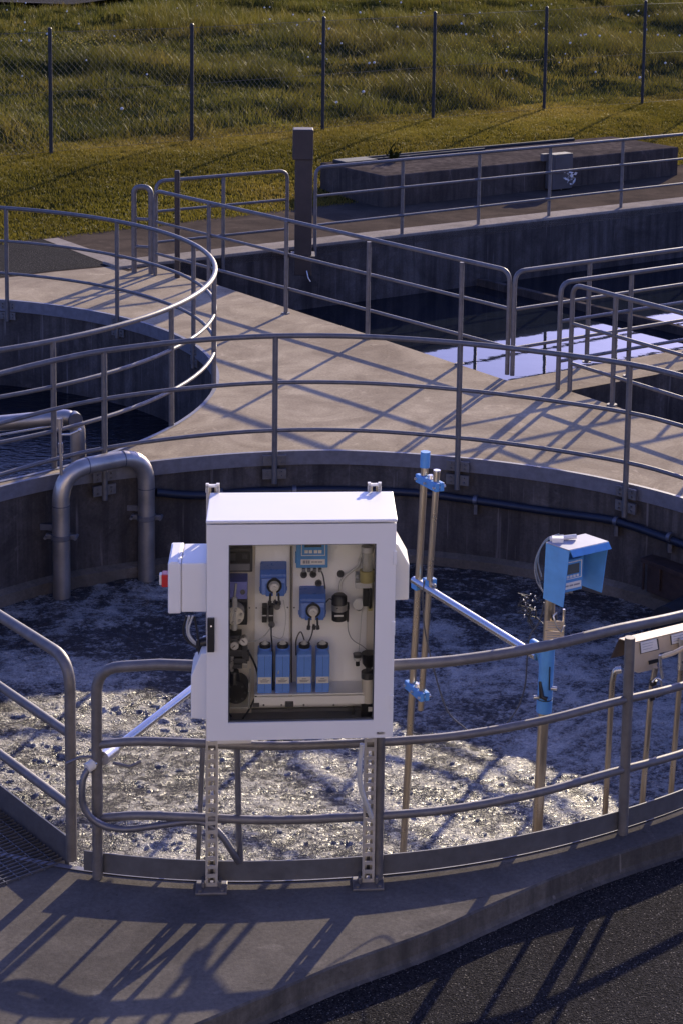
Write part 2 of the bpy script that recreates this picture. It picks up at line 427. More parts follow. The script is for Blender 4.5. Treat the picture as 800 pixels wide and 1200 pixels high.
def strip(mb, pts, z0, z1, closed=True, flip=False, m=0):
    """vertical wall along a plan curve; faces towards the left of the direction of travel unless flipped"""
    n = len(pts); v = [(p[0], p[1], z0) for p in pts]+[(p[0], p[1], z1) for p in pts]; fs = []
    for i in range(n if closed else n-1):
        j = (i+1)%n; f = [j, i, i+n, j+n]; fs.append(f[::-1] if flip else f)
    mb.add(v, fs, False, m)
# kerb line (outer edge of the near walkway)
_ko = [P(240,1195), P(310,1166), P(400,1128), P(500,1092), P(580,1057), P(680,1015), P(800,975)]
kd = (_ko[0]-_ko[2]).normalized()
kerb_in = [_ko[0]+kd*16, _ko[0]+kd*3, *_ko]
kerb_in += [p for p in rim(.30, R(-45), R(-20), 10)]+[Vector((3.05, 11.5, 0)), Vector((16, 11.5, 0))]
kerb = catmull(kerb_in[:-2], 5)+[kerb_in[-2], kerb_in[-1]]
tl = R(187.6); 
a_r = math.asin(max(-1, min(1, (11.5-TC.y)/3.66))); a_l = math.pi-a_r
low = rim(0, a_r, a_l-2*math.pi, 130)                   # right split point, round the near side, to the left split point
left_far = kerb[0]
walk_poly = kerb[:-1]+low+[Vector((left_far.x, low[-1].y, 0))]
walk_poly[len(kerb)-2] = Vector((3.05, low[0].y, 0))
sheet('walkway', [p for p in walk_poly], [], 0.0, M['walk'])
up_ = rim(0, a_l, a_r, 130)
deck_outer = [Vector((left_far.x, up_[0].y, 0))]+up_+[Vector((16, up_[-1].y, 0)), Vector((16, 31, 0)), B1[2]+Vector((.0,.0,0)), B1[3], ]
# deck runs behind the left tank up to the paving
deck_outer = [Vector((left_far.x, up_[0].y, 0))]+up_+[Vector((16, up_[-1].y, 0)), B1[1], A1, C1]
pL = [P(176,316), P(150,316), P(132,311), P(66,318), P(0,325)]
deck_outer += [P(150,318), P(132,312), P(66,318), P(0,326), Vector((left_far.x, P(0,326).y-.5, 0))]
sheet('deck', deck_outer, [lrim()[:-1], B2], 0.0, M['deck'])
# paving behind the basins
pv = [C1, B1[2], ts(30, -4.75), ts(-8, -4.75), Vector((left_far.x, 22.5, 0)), Vector((left_far.x, P(0,326).y-.5, 0)), P(0,326), P(66,318), P(132,312), P(150,318)]
sheet('pavement', pv, [], 0.0, M['pave'])
def quad(name, pts, z, mat): return sheet(name, pts, [], z, mat)
quad('asphalt_patch', [P(-60,327), P(0,324.5), P(66,317), P(131,311), P(50,281), P(0,284), P(-60,290)], .004, M['asphalt'])
# light concrete strip across the paving and along the basin
o_ = quad('concrete_strip', [P(131,311), P(152,315.5), P(160,311), P(68,279), P(50,280.5)], .008, M['curb'])
cb = MB(); cw = .42
pts = [C1-bdir*.15, B1[2]]
cb.prism([(p.x, p.y) for p in (C1-bdir*.55, B1[2], B1[2]+NRM*cw, C1-bdir*.55+NRM*cw)], 'z', -.12, .035)
cb.build('basin_curb', M['curb'], None, bevel=.012, kind='structure')
# --- kerb face and road
kb = MB(); n = len(kerb)
tang = [(kerb[min(i+1, n-1)]-kerb[max(i-1, 0)]).normalized() for i in range(n)]
def off_(i, d, z): t = tang[i]; return (kerb[i].x+t.y*d, kerb[i].y-t.x*d, z)
prof = [(0,.0),(.010,-.008),(.013,-.092),(.024,-.112),(.050,-.123),(.085,-.135)]
vs = []; fs = []
for i in range(n):
    for d, z in prof: vs.append(off_(i, d, z))
k = len(prof)
for i in range(n-1):
    for j in range(k-1): fs.append([i*k+j, i*k+j+1, (i+1)*k+j+1, (i+1)*k+j])
kb.add(vs, fs, False); ko = kb.build('kerb', M['kerb'], None, kind='structure')
rd = [Vector(off_(i, .045, 0)) for i in range(n)]
sheet('road', rd+[Vector((16, -12, 0)), Vector((rd[0].x, -12, 0))], [], -.12, M['asphalt'])
# --- surrounding ground to the horizon (left, right and behind the camera)
g = MB(); BX0, BX1 = left_far.x, 16.0
for x0, y0, x1, y1 in ((-600,-600,BX0,60),(BX1,-600,600,60),(BX0,-600,BX1,-12)):
    g.add([(x0,y0,-.06),(x1,y0,-.06),(x1,y1,-.06),(x0,y1,-.06)], [(0,1,2,3)])
g.build('ground', M['soil'], None, kind='structure')
# --- grass bank: terrain in fence coordinates (t along, s across)
def terr(t, s):
    z = .38*sstep(-5.05, -1.0, s)-.05*sstep(-4.75, -5.45, s)
    z = z+np.where(s > 0, .0165*np.minimum(s, 45)+.004*np.clip(s-45, 0, 200), 0)
    rough = sstep(.2, 2.5, s)*(1-sstep(34, 40, s))
    z = z+rough*((fbm(t*.55, s*.42, 4)-.5)*.38+.18*sstep(.40, .62, fbm(t*.42+3, s*.30+8, 3)))+(fbm(t*1.3+9, s*1.3, 3)-.5)*.05*sstep(-4.9, -3.6, s)
    return z
tt = np.concatenate([np.linspace(-160, -12, 38)[:-1], np.linspace(-12, 45, 229), np.linspace(45, 300, 40)[1:]])
ss = np.concatenate([np.linspace(-5.45, 40, 234)[:-1], np.linspace(40, 60, 41)[:-1], np.geomspace(60, 900, 30)])
Tg, Sg = np.meshgrid(tt, ss); Zg = terr(Tg, Sg)
Vg = np.stack([F0.x+U.x*Tg+NRM.x*Sg, F0.y+U.y*Tg+NRM.y*Sg, Zg], -1).reshape(-1, 3)
nt_, ns_ = len(tt), len(ss); ii = (np.arange(ns_-1)[:, None]*nt_+np.arange(nt_-1)[None, :]).ravel()
terrain = numpy_mesh('terrain', Vg, np.stack([ii, ii+1, ii+1+nt_, ii+nt_], 1), M['soil']); terrain['kind'] = 'structure'
# far path beyond the meadow
rp0, rp1 = P(0,9,.88), P(215,-1,.88); rdir = (rp1-rp0).normalized(); rnv = Vector((-rdir.y, rdir.x, 0))
grid = []
for i in range(41):
    for j in range(9):
        p = rp0+rdir*(-30+i*3)+rnv*(j*1.1); q = p-F0; t, s = q.dot(U), q.dot(NRM)
        grid.append((p.x, p.y, float(terr(np.array(t), np.array(s)))+.10))
m_ = MB(); m_.add(grid, [[i*9+j, (i+1)*9+j, (i+1)*9+j+1, i*9+j+1] for i in range(40) for j in range(8)], True)
far_road = m_.build('far_road', M['asphalt'], None, kind='structure')
def in_road(x, y):
    dx, dy = x-rp0.x, y-rp0.y; v = dx*rnv.x+dy*rnv.y; return (v > -.3)
# --- grass blades
BLK = [P(450,206,.5), P(795,172,.5), None, P(375,190,.5)]; BLK[2] = BLK[1]+(BLK[3]-BLK[0])
def frustum_filter(x, y, z, margin=60):
    zz = z-H; d = y*math.cos(TH)-zz*math.sin(TH); up = y*math.sin(TH)+zz*math.cos(TH)
    u0, v0 = x/d*F, -up/d*F; u = CX+u0-v0*ROLL; v = CY+v0+u0*ROLL; return (u > -margin) & (u < 800+margin) & (v > -margin)
def blades(name, N, tr, sr, h, wdt, lean, mat, density=None, per=5, spread=.04):
    """tufts of `per` blades scattered over the bank, denser where the density function says"""
    t = rng.uniform(*tr, N); s = rng.uniform(*sr, N)
    if density is not None: keep = rng.random(N) < density(t, s); t, s = t[keep], s[keep]
    x = F0.x+U.x*t+NRM.x*s; y = F0.y+U.y*t+NRM.y*s; z = terr(t, s)
    kp = frustum_filter(x, y, z)
    c0, c1 = BLK[0], BLK[1]; e1 = (BLK[1]-BLK[0]); e3 = (BLK[3]-BLK[0]); den = e1.x*e3.y-e1.y*e3.x
    qa = ((x-c0.x)*e3.y-(y-c0.y)*e3.x)/den; qb = (e1.x*(y-c0.y)-e1.y*(x-c0.x))/den
    kp &= ~((qa > -.01) & (qa < 1.01) & (qb > -.02) & (qb < 1.02)); kp &= ~in_road(x, y)
    t, s, x, y, z = t[kp], s[kp], x[kp], y[kp], z[kp]; n = len(t)
    hs = h(t, s)*rng.uniform(.6, 1.25, n)
    x = np.repeat(x, per)+rng.normal(0, spread, n*per); y = np.repeat(y, per)+rng.normal(0, spread, n*per); z = np.repeat(z, per)
    hh = np.repeat(hs, per)*rng.uniform(.55, 1.15, n*per); m = len(x)
    an = rng.uniform(0, 2*np.pi, m); la = rng.uniform(0, 2*np.pi, m); le = rng.uniform(.1, lean, m)*hh
    wx, wy = np.cos(an)*wdt/2*rng.uniform(.6,1.4,m), np.sin(an)*wdt/2*rng.uniform(.6,1.4,m)
    v = np.empty((m, 5, 3), np.float32)
    mx_, my_ = x+np.cos(la)*le*.35, y+np.sin(la)*le*.35
    v[:,0] = np.stack([x-wx, y-wy, z-.02], 1); v[:,1] = np.stack([x+wx, y+wy, z-.02], 1)
    v[:,2] = np.stack([mx_+wx*.8, my_+wy*.8, z+hh*.6], 1); v[:,3] = np.stack([mx_-wx*.8, my_-wy*.8, z+hh*.6], 1)
    v[:,4] = np.stack([x+np.cos(la)*le, y+np.sin(la)*le, z+hh], 1)
    b = np.arange(m)*5
    f = np.concatenate([np.stack([b,b+1,b+2],1), np.stack([b,b+2,b+3],1), np.stack([b+3,b+2,b+4],1)])
    tint = np.repeat(np.repeat(np.clip(fbm(t*.5+40, s*.5, 4)*1.3-.15+rng.normal(0,.15,n), 0, 1), per)[:, None], 5, 1).ravel()
    o = numpy_mesh(name, v.reshape(-1,3), f, mat, False, {'tint': tint}); o['kind'] = 'stuff'; return o
lawn = blades('lawn_grass', 95000, (-6, 24), (-4.95, .9), lambda t, s: .046+0*t, .0085, 1.0, M['lawn'], None, 5, .04)
tag(lawn, 'short mown grass strip between the paving and the wire fence', 'grass')
def mden(t, s): return np.clip(1.15-s/48, .25, 1)*sstep(-.3, .8, s)*(.70+.30*sstep(.36, .55, fbm(t*.42+3, s*.30+8, 3)))
meadow = blades('meadow_grass', 74000, (-14, 44), (-.2, 46), lambda t, s: (.12+.26*sstep(.42, .66, fbm(t*.42+3, s*.30+8, 3))+.003*s)*sstep(-.6, 1.6, s), .011, .9, M['meadow'], mden, 10, .10)
tag(meadow, 'tall tufted meadow grass growing beyond the wire fence', 'grass')
fl = MB(); k = 0
for i in range(170):
    t, s = rng.uniform(-6, 30), rng.uniform(1, 32); p = ts(t, s); z = float(terr(np.array(t), np.array(s)))
    fl.ball((p.x, p.y, z+rng.uniform(.32,.5)), rng.uniform(.018,.034), 6, 0)
yc = [P(70,66,.6), P(120,68,.6), P(570,68,.6), P(240,110,.4)]
for i in range(170):
    c = yc[i%3]; fl.ball((c.x+rng.normal(0,.7), c.y+rng.normal(0,.8), float(terr(*[np.array(v) for v in ((c-F0).dot(U), (c-F0).dot(NRM))]))+rng.uniform(.3,.5)), .018, 5, 1)
fo = fl.build('wild_flowers', [M['dandelion'], M['yellow']], None, kind='stuff'); tag(fo, 'white seed heads and yellow flowers scattered through the meadow', 'flowers')
wd = MB(); wc = P(657,222)
def weeds(name, c, nst, h, label, mat):
    mb = MB()
    for i in range(nst):
        a = rng.uniform(0, 6.28); l = rng.uniform(.3,1)*h; r = rng.uniform(.1,.5)*h
        q = c+Vector((math.cos(a)*r, math.sin(a)*r*.5, l)); mb.tube([c, (c+q)/2+Vector((0,0,.04)), q], [.006,.005,.002], 4)
        for j in range(3):
            b = q+Vector((rng.normal(0,.03), rng.normal(0,.03), rng.normal(0,.03))); e = Vector((rng.normal(0,.03), rng.normal(0,.02), rng.normal(0,.03)))
            f = Vector((rng.normal(0,.03), rng.normal(0,.02), rng.normal(0,.03))); mb.add([b, b+e, b+e+f, b+f], [(0,1,2,3)])
    o = mb.build(name, mat); return tag(o, label, 'plant')
weeds('weed', wc, 26, .42, 'dry pale weed growing at the foot of the grey box by the block', M['dandelion'])

# unseen building added behind the camera to bounce sunlight onto cabinet and poles
M['render'] = concrete('sand_render', (.54,.50,.46), (.64,.60,.55), (.42,.39,.36), .9)
bounce_bld = root('bounce_building', (0, -4.2, -.12), 'unseen sand coloured building with windows, added behind the camera to bounce sunlight', 'building')
m = MB(); m.box((-9,-14,-.2), (11,-4.2,3.6)); m.box((-9,-14,3.6), (11,-4.2,8.2)); m.build('wall', M['render'], bounce_bld); MB().box((-9.3,-14.3,8.2), (11.3,-3.9,8.45)).build('roof', M['galv_d'], bounce_bld)
for z_ in (1.0, 5.2):
    for i in range(6):
        x_ = -7.4+i*3.2; fr = MB().box((x_-.65,-4.2,z_-.05), (x_+.65,-4.14,z_+1.35)).build('window', M['galv_d'], bounce_bld); MB().box((x_-.58,-4.14,z_+.02), (x_+.58,-4.13,z_+1.28)).build('pane', M['screen'], fr)

# ================================================================== TANKS AND WATER
near_tank = root('round_tank', (TC.x, TC.y, 0), 'large round concrete tank of foaming water with dark streaked wall and steel coping', 'tank')
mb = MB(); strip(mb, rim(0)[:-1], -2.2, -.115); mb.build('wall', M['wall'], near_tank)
mb = MB()                                               # steel coping band, proud of the wall
def ringprof(curve_fn, prof, n=NA):
    vs = []; rings = [curve_fn(d)[:n] for d, z in prof]; k = len(prof); fs = []
    for i in range(n):
        for j, (d, z) in enumerate(prof): vs.append((rings[j][i][0], rings[j][i][1], z))
    for i in range(n):
        for j in range(k-1): a = ((i+1)%n); fs.append([i*k+j, a*k+j, a*k+j+1, i*k+j+1])
    return vs, fs
vs, fs = ringprof(lambda d: rim(d, 0, 2*np.pi, NA), [(.016,.006),(-.018,.006),(-.020,-.12),(.0,-.12)]); mb.add(vs, [f[::-1] for f in fs])
mb.build('coping_band', M['band'], near_tank)
mb = MB(); vs, fs = ringprof(lambda d: rim(d, 0, 2*np.pi, NA), [(0,-.885),(-.07,-.915),(-.075,-1.3)]); mb.add(vs, [f[::-1] for f in fs])
M['scum'] = concrete('scum_ledge', (.16,.13,.10), (.26,.215,.165), (.08,.07,.055), .7)
mb.build('wall_ledge', M['scum'], near_tank)
left_tank = root('round_tank', (LC.x, LC.y, 0), 'round concrete tank of dark rippled water at the left, ringed by a curved railing', 'tank')
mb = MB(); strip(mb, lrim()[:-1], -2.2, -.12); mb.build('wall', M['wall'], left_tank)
mb = MB(); vs, fs = ringprof(lambda d: lrim(d, 0, 2*np.pi, 160), [(.02,.006),(-.02,.006),(-.022,-.13),(.0,-.13)], 160); mb.add(vs, [f[::-1] for f in fs])
mb.build('coping_band', M['band'], left_tank)
b1 = root('rectangular_basin', A1, 'deep rectangular concrete basin of still water reflecting fence and sky', 'basin')
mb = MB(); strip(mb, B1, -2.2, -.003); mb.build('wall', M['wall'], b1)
wv = [P(605,337,-.76), P(800,384,-.76)]; wdn = (wv[1]-wv[0]).normalized(); wn = Vector((-wdn.y, wdn.x, 0))
w0 = isect(wv[0], wdn, _bk0, bdir); w1 = isect(wv[0], wdn, A1, BU)
mb = MB(); mb.prism([(q.x, q.y) for q in (w0, w1, w1+wn*.10, w0+wn*.10)], 'z', -1.9, -.76); mb.build('weir_wall', M['block'], b1, bevel=.01)
b2 = root('rectangular_basin', A2, 'smaller rectangular basin with rusty stained wall beside the far railings', 'basin')
mb = MB(); strip(mb, B2, -2.2, -.003); mb.build('wall', M['wall'], b2)
quad('basin_water', B1, WB, M['calm']); o = quad('basin_water', B2, -1.25, M['calm'])
quad('tank_water', lrim()[:-1], WL-.05, M['ripple'])
# --- foaming water: real lumps on a fine grid, cut to the tank
st = .0125; gx = np.arange(TC.x-4.1, TC.x+4.1, st); gy = np.arange(TC.y-4.1, TC.y+4.1, st)
X, Y = np.meshgrid(gx, gy)
wx_ = (fbm(X*.8, Y*.8, 3)-.5)*1.6; wy_ = (fbm(X*.8+31, Y*.8+7, 3)-.5)*1.6
big = fbm((X+wx_)*.55+3, (Y+wy_)*.55, 4)
vein = 1-np.abs(2*fbm((X+wx_)*.75+11, (Y+wy_)*1.0+2, 4)-1)*2.2
vein2 = 1-np.abs(2*fbm((X+wx_*.6)*1.7+51, (Y+wy_*.6)*2.0+22, 4)-1)*2.4
front = sstep(15.0, 12.4, Y)                       # more foam towards the near side of the tank
right = sstep(-1.2, 1.0, X)*sstep(16.0, 14.0, Y)*.2
foam = .16+.40*front+right+.34*np.clip(vein, 0, 1)**2+.26*np.clip(vein2, 0, 1)**2+.5*(big-.5)
foam = np.clip(foam, 0, 1.0)
wob = fbm(X*4, Y*4, 2)*.25
def gn(x, y, o): return fbm(x+wob*2, y+wob*2, o, .62)
n_ = .70*gn(X*12, Y*17, 3)+.30*vnoise(X*38+3, Y*44+9)
streak = fbm(X*2.2+wx_*2, Y*6.5+wy_*3, 4)
cover = np.clip(foam+.55*(streak-.5), 0, 1)
thr = .775-.34*cover
up_l = sstep(thr-.10, thr+.22, n_)
Z = WL+up_l*.011*(.4+.6*vnoise(X*3.1, Y*3.7))*sstep(.05, .5, cover)+(fbm(X*1.3, Y*1.6, 3)-.5)*.07+(fbm(X*7, Y*11, 4)-.5)*.026
film = .16+.50*np.clip(vein,0,1)**3+.34*np.clip(vein2,0,1)**4-.10+1.0*right+.07*front+.10*(streak-.5)
foam = np.maximum(.41+(n_-thr-.05)*1.7, film+(n_-.5)*.9-.03)
ang = np.arctan2(Y-TC.y, X-TC.x); inside = np.hypot(X-TC.x, Y-TC.y) < rim_r(RA)[np.minimum((ang % (2*np.pi))/(2*np.pi)*NA, NA-1).astype(int)]+.02
ny, nx = X.shape; q = (np.arange(ny-1)[:, None]*nx+np.arange(nx-1)[None, :])
kq = (inside[:-1,:-1] & inside[1:,1:]).ravel(); q = q.ravel()[kq]
fq = np.stack([q, q+1, q+1+nx, q+nx], 1); used = np.unique(fq); remap = np.zeros(nx*ny, int); remap[used] = np.arange(len(used))
fw = numpy_mesh('foaming_water', np.stack([X, Y, Z], -1).reshape(-1,3)[used], remap[fq], M['foam'], True, {'foam': foam.ravel()[used]}); fw['kind'] = 'structure'

# ================================================================== RAILINGS
def railing(label, top, post_xy, group='pipe railings', start=None, end=None, mids=(.70, .29), zb=None, rt=.0245, rm=.0185, mat=None, name='railing',
            bracket=None, post_r=.025, hoop=.13, foot=True):
    """top: list of world points of the top rail; start/end: base z of a rail end that bends down into an end post"""
    mat = mat or M['galv']; top = [V3(p) for p in top]
    c = top[len(top)//2]; rt_ = root(name, (c.x, c.y, 0), label, 'railing', group)
    path = list(top)
    if start is not None: path = [Vector((path[0].x, path[0].y, start))]+path
    if end is not None: path = path+[Vector((path[-1].x, path[-1].y, end))]
    if start is not None or end is not None:
        # round only the end corners
        if start is not None:
            while len(path) > 3 and (path[2]-path[1]).length < 2.2*hoop: path.pop(2)
        if end is not None:
            while len(path) > 3 and (path[-3]-path[-2]).length < 2.2*hoop: path.pop(-3)
        if start is not None: path = fillet(path[:3], hoop)+path[3:] if len(path) > 3 else fillet(path, hoop)
        if end is not None and len(top) > 2:
            path = path[:-3]+fillet(path[-3:], hoop)
        elif end is not None and start is None: path = fillet(path, hoop)
    MB().tube(path, rt, 12).build('top_rail', mat, rt_)
    for i, h in enumerate(mids):
        m = MB(); pp = [Vector((p.x, p.y, p.z-(1.1-h))) for p in top]; m.tube(pp, rm, 10).build('mid_rail' if i == 0 else 'lower_rail', mat, rt_)
    for (p, b) in post_xy:
        p = V3(p); m = MB(); m.cyl((p.x, p.y, b), (p.x, p.y, p.z), post_r, n=12)
        po = m.build('post', mat, rt_)
        if bracket:
            tx = bracket(p); nx_ = Vector((-tx.y, tx.x, 0))
            for zc in (-.06, -.185):
                mm = MB()
                for sgn in (-1, 1):
                    cc = Vector((p.x, p.y, zc))+tx*sgn*.062+nx_*.012
                    Mx = Matrix.Translation(cc) @ Matrix(((tx.x, nx_.x, 0, 0), (tx.y, nx_.y, 0, 0), (0, 0, 1, 0), (0, 0, 0, 1)))
                    mm.box((-.042, -.010, -.045), (.042, .010, .045), Mx)
                    for dz in (-.02, .02): mm.cyl(cc-nx_*.0+Vector((0,0,dz)), cc-nx_*.028+Vector((0,0,dz)), .009, n=6)
                mm.build('bracket', mat, po)
        elif foot and b > -.05:
            mm = MB(); mm.cyl((p.x, p.y, b), (p.x, p.y, b+.012), .05, n=12); mm.build('foot_plate', mat, po)
    return rt_
# far side of the near tank
cur = rim(-.07, R(20), R(160), 120)
px = [(-60,452),(0,437.5),(60,423),(122,411),(220,399.5),(323,393.5),(430,394.5),(540,402),(640,413),(739,427),(800,441),(860,458)]
top = [on_curve(u, v, cur) for u, v in px]; top = [p for p in top if p]
tops = catmull(top, 4)
def rim_tan(p):
    a = math.atan2(p.y-TC.y, p.x-TC.x); return Vector((-math.sin(a), math.cos(a), 0))*-1
posts = [(on_curve(u, v, cur), -.27) for u, v in ((122,411),(323,393.5),(539,402),(738,427))]
railing('long curved grey railing along the far rim of the foaming tank, above the streaked wall', tops, posts, mids=(.68,.245), bracket=rim_tan)
# near side: from the end post by the bridge round to the right
cur = rim(.05, R(-122), R(-20), 110)
px = [(113,783),(160,778.5),(222,780),(330,784),(470,779),(550,772),(640,757),(720,738),(800,721),(880,697)]
top = [on_curve(u, v, cur) for u, v in px]; top = [p for p in top if p]
tops = catmull(top, 4)
posts = [(on_curve(446,785,cur), 0.0), (on_curve(738,747,cur), 0.0)]
near_rail = railing('grey railing along the near rim of the tank, passing behind the white cabinet', tops, posts, start=0.0, mids=(.695,.30), post_r=.028, rt=.0275, rm=.022, foot=False)
# toe plate along the near rim
_q = P(99.5,1023)-TC; ta_ = math.atan2(_q.y, _q.x); tp0 = rim(.025, ta_, R(-15), 90); tp1 = rim(.033, ta_, R(-15), 90)
mb = MB(); n_ = len(tp0); zz = (.020, .125)
vs = [(p.x, p.y, zz[0]) for p in tp0]+[(p.x, p.y, zz[1]) for p in tp0]+[(p.x, p.y, zz[1]) for p in tp1]+[(p.x, p.y, zz[0]) for p in tp1]; fs = []
for i in range(n_-1):
    for a in range(4): b = (a+1)%4; fs.append([a*n_+i, b*n_+i, b*n_+i+1, a*n_+i+1])
mb.add(vs, fs); tpo = mb.build('toe_plate', M['toe'], near_rail)
# left tank
cur = lrim(-.025, R(-100), R(150), 200)
farpx = [(-40,247),(0,249),(60,253),(137,264),(200,283),(240,305)]
cf = lrim(-.025, R(20), R(150), 120); cn = lrim(-.025, R(-110), R(20), 120)
tops = []
for a in np.linspace(150, -110, 90):
    tops.append(Vector((LC.x+(LR-.025)*math.cos(R(a)), LC.y+(LR-.025)*math.sin(R(a)), 1.12)))
posts = []
for u, v, c in ((7,249,cf),(137,264,cf),(227,294,cf),(251,332,cn),(201,361,cn),(62,389,cn)):
    p = on_curve(u, v, c)
    if p is None:
        p = Vector((LC.x+LR-.025, LC.y, 1.12))
    p.z = 1.12; posts.append((p, -.25))
def ltan(p):
    a = math.atan2(p.y-LC.y, p.x-LC.x); return Vector((-math.sin(a), math.cos(a), 0))*-1
railing('curved railing looping round the rim of the dark water tank at the left', tops, posts, mids=(.70,.31), bracket=ltan)
# straight railings on the deck, top rail surveyed at 1.1 m
def seg(pts, z=1.1): return [P(u, v, z) for u, v in pts]
def lin(a, b, n=2): return [a+(b-a)*i/n for i in range(n+1)]
def pst(pts, z=1.1, b=0.0): return [(P(u, v, z), b) for u, v in pts]
railing('long straight railing along the edge of the concrete deck above the large basin', lin(P(182,223,1.1), P(597,317,1.1), 4), pst([(245,238),(336,259),(432,283),(541,307)]), start=0.0, end=0.0)
railing('railing leading from the deck corner along the near edge of the large basin', lin(P(603,318,1.1), P(604,318,1.1)+BU*7.0, 4), [(P(603,318,1.1)+BU*d, 0.0) for d in (1.02, 2.6, 4.2, 5.8)], start=0.0)
railing('railing at the back edge of the smaller basin', lin(P(657,331,1.1), P(657,331,1.1)+u2*7.0, 4), [(P(657,331,1.1)+u2*d, 0.0) for d in (.95, 2.5, 4.1, 5.7)], start=0.0)
railing('railing descending in view along the near side of the smaller basin', lin(P(671,333,1.1), P(671,333,1.1)+e2*4.0, 4), [(P(671,333,1.1)+e2*d, 0.0) for d in (.62, 2.1, 3.5)], start=0.0)
# back edge of the large basin
def btan(p): return bdir
bk = lambda u, v: P(u, v, 1.12)
p0, p1 = P(370,196,1.12), P(800,157,1.12)
railing('long railing at the back of the large basin in front of the raised concrete block', lin(p0, p0+(p1-p0)*1.5, 6), [(P(472,186.5,1.12), -.2),(P(562,178,1.12), -.2),(P(645,170.5,1.12), -.2),(P(730,163,1.12), -.2),(p0+(p1-p0)*1.2, -.2)], start=-.12, bracket=btan)
p0, p1 = P(183,212,1.12), P(337,199.5,1.12)
railing('short railing at the back corner of the basin beside the square brown pillar', lin(p0, p1, 3), [(P(262,205.5,1.12), -.2)], start=0.0, end=-.1)
# hoop gate end
h0, h1 = P(157,220,1.1), P(177,221,1.1)
hp = root('railing_hoop', (h0.x, h0.y, 0), 'narrow upright hoop of bent pipe with two crossbars at the end of the deck', 'railing', 'pipe railings')
MB().tube(fillet([(h0.x,h0.y,0), (h0.x,h0.y,1.12), (h1.x,h1.y,1.12), (h1.x,h1.y,0)], .10, 8), .034, 12).build('hoop', M['galv'], hp)
for z in (.34, .70): MB().cyl((h0.x,h0.y,z), (h1.x,h1.y,z), .022, n=10).build('crossbar', M['galv'], hp)

# ================================================================== BRIDGE at the left
br0 = P(84,1012); bd = (P(0,946)-br0).normalized(); bn = Vector((-bd.y, bd.x, 0)); BL = 5.2      # bn points to the bridge's other side
if bn.x > 0: bn = -bn
bridge = root('footbridge', br0, 'grated steel footbridge with toe plate and bent handrail leaving the near rim over the water', 'bridge')
def bp(a, o, z): q = br0+bd*a+bn*o; return Vector((q.x, q.y, z))
BWD = .85
for o, nm in ((0.0, 1), (BWD, 1)):
    path = fillet([bp(0,o,.02), bp(0,o,1.1), bp(BL,o,1.1)], .16, 8)
    MB().tube(path, .029, 12).build('handrail', M['galv'], bridge)
    for z in (.70,.31): MB().cyl(bp(0,o,z), bp(BL,o,z), .023, n=10).build('mid_rail', M['galv'], bridge)
    for a in (1.6, 3.3, 5.1): MB().cyl(bp(a,o,.02), bp(a,o,1.1), .026, n=10).build('post', M['galv'], bridge)
    m = MB(); o2 = o+(.012 if o == 0 else -.012)
    for a0_, a1_ in ((.03, BL),):
        vs = [bp(a0_,o-.004,-.06), bp(a1_,o-.004,-.06), bp(a1_,o-.004,.13), bp(a0_,o-.004,.13), bp(a0_,o+.004,-.06), bp(a1_,o+.004,-.06), bp(a1_,o+.004,.13), bp(a0_,o+.004,.13)]
        m.add(vs, [(0,1,2,3),(7,6,5,4),(0,4,5,1),(1,5,6,2),(2,6,7,3),(3,7,4,0)])
    m.build('toe_plate', M['toe'], bridge)
m = MB()
def bar(a, b, w, z0, z1, mb):
    d = (b-a).normalized(); nn = Vector((-d.y, d.x, 0))*w/2
    mb.add([Vector((q.x, q.y, z)) for z in (z0, z1) for q in (a-nn, b-nn, b+nn, a+nn)], [(3,2,1,0),(4,5,6,7),(0,1,5,4),(1,2,6,5),(2,3,7,6),(3,0,4,7)])
k = int(BL/.034)
for i in range(1, k): bar(bp(i*.034,.02,0), bp(i*.034,BWD-.02,0), .004, -.025, .012, m)
for i in range(1, 12): bar(bp(.02,i*BWD/12,0), bp(BL,i*BWD/12,0), .006, -.020, .008, m)
g_ = m.build('grating', M['toe'], bridge, kind='stuff')
m = MB(); bar(bp(.05,.05,0), bp(BL,.05,0), .06, -.19, -.03, m); bar(bp(.05,BWD-.05,0), bp(BL,BWD-.05,0), .06, -.19, -.03, m); m.build('beam', M['galv_d'], bridge)

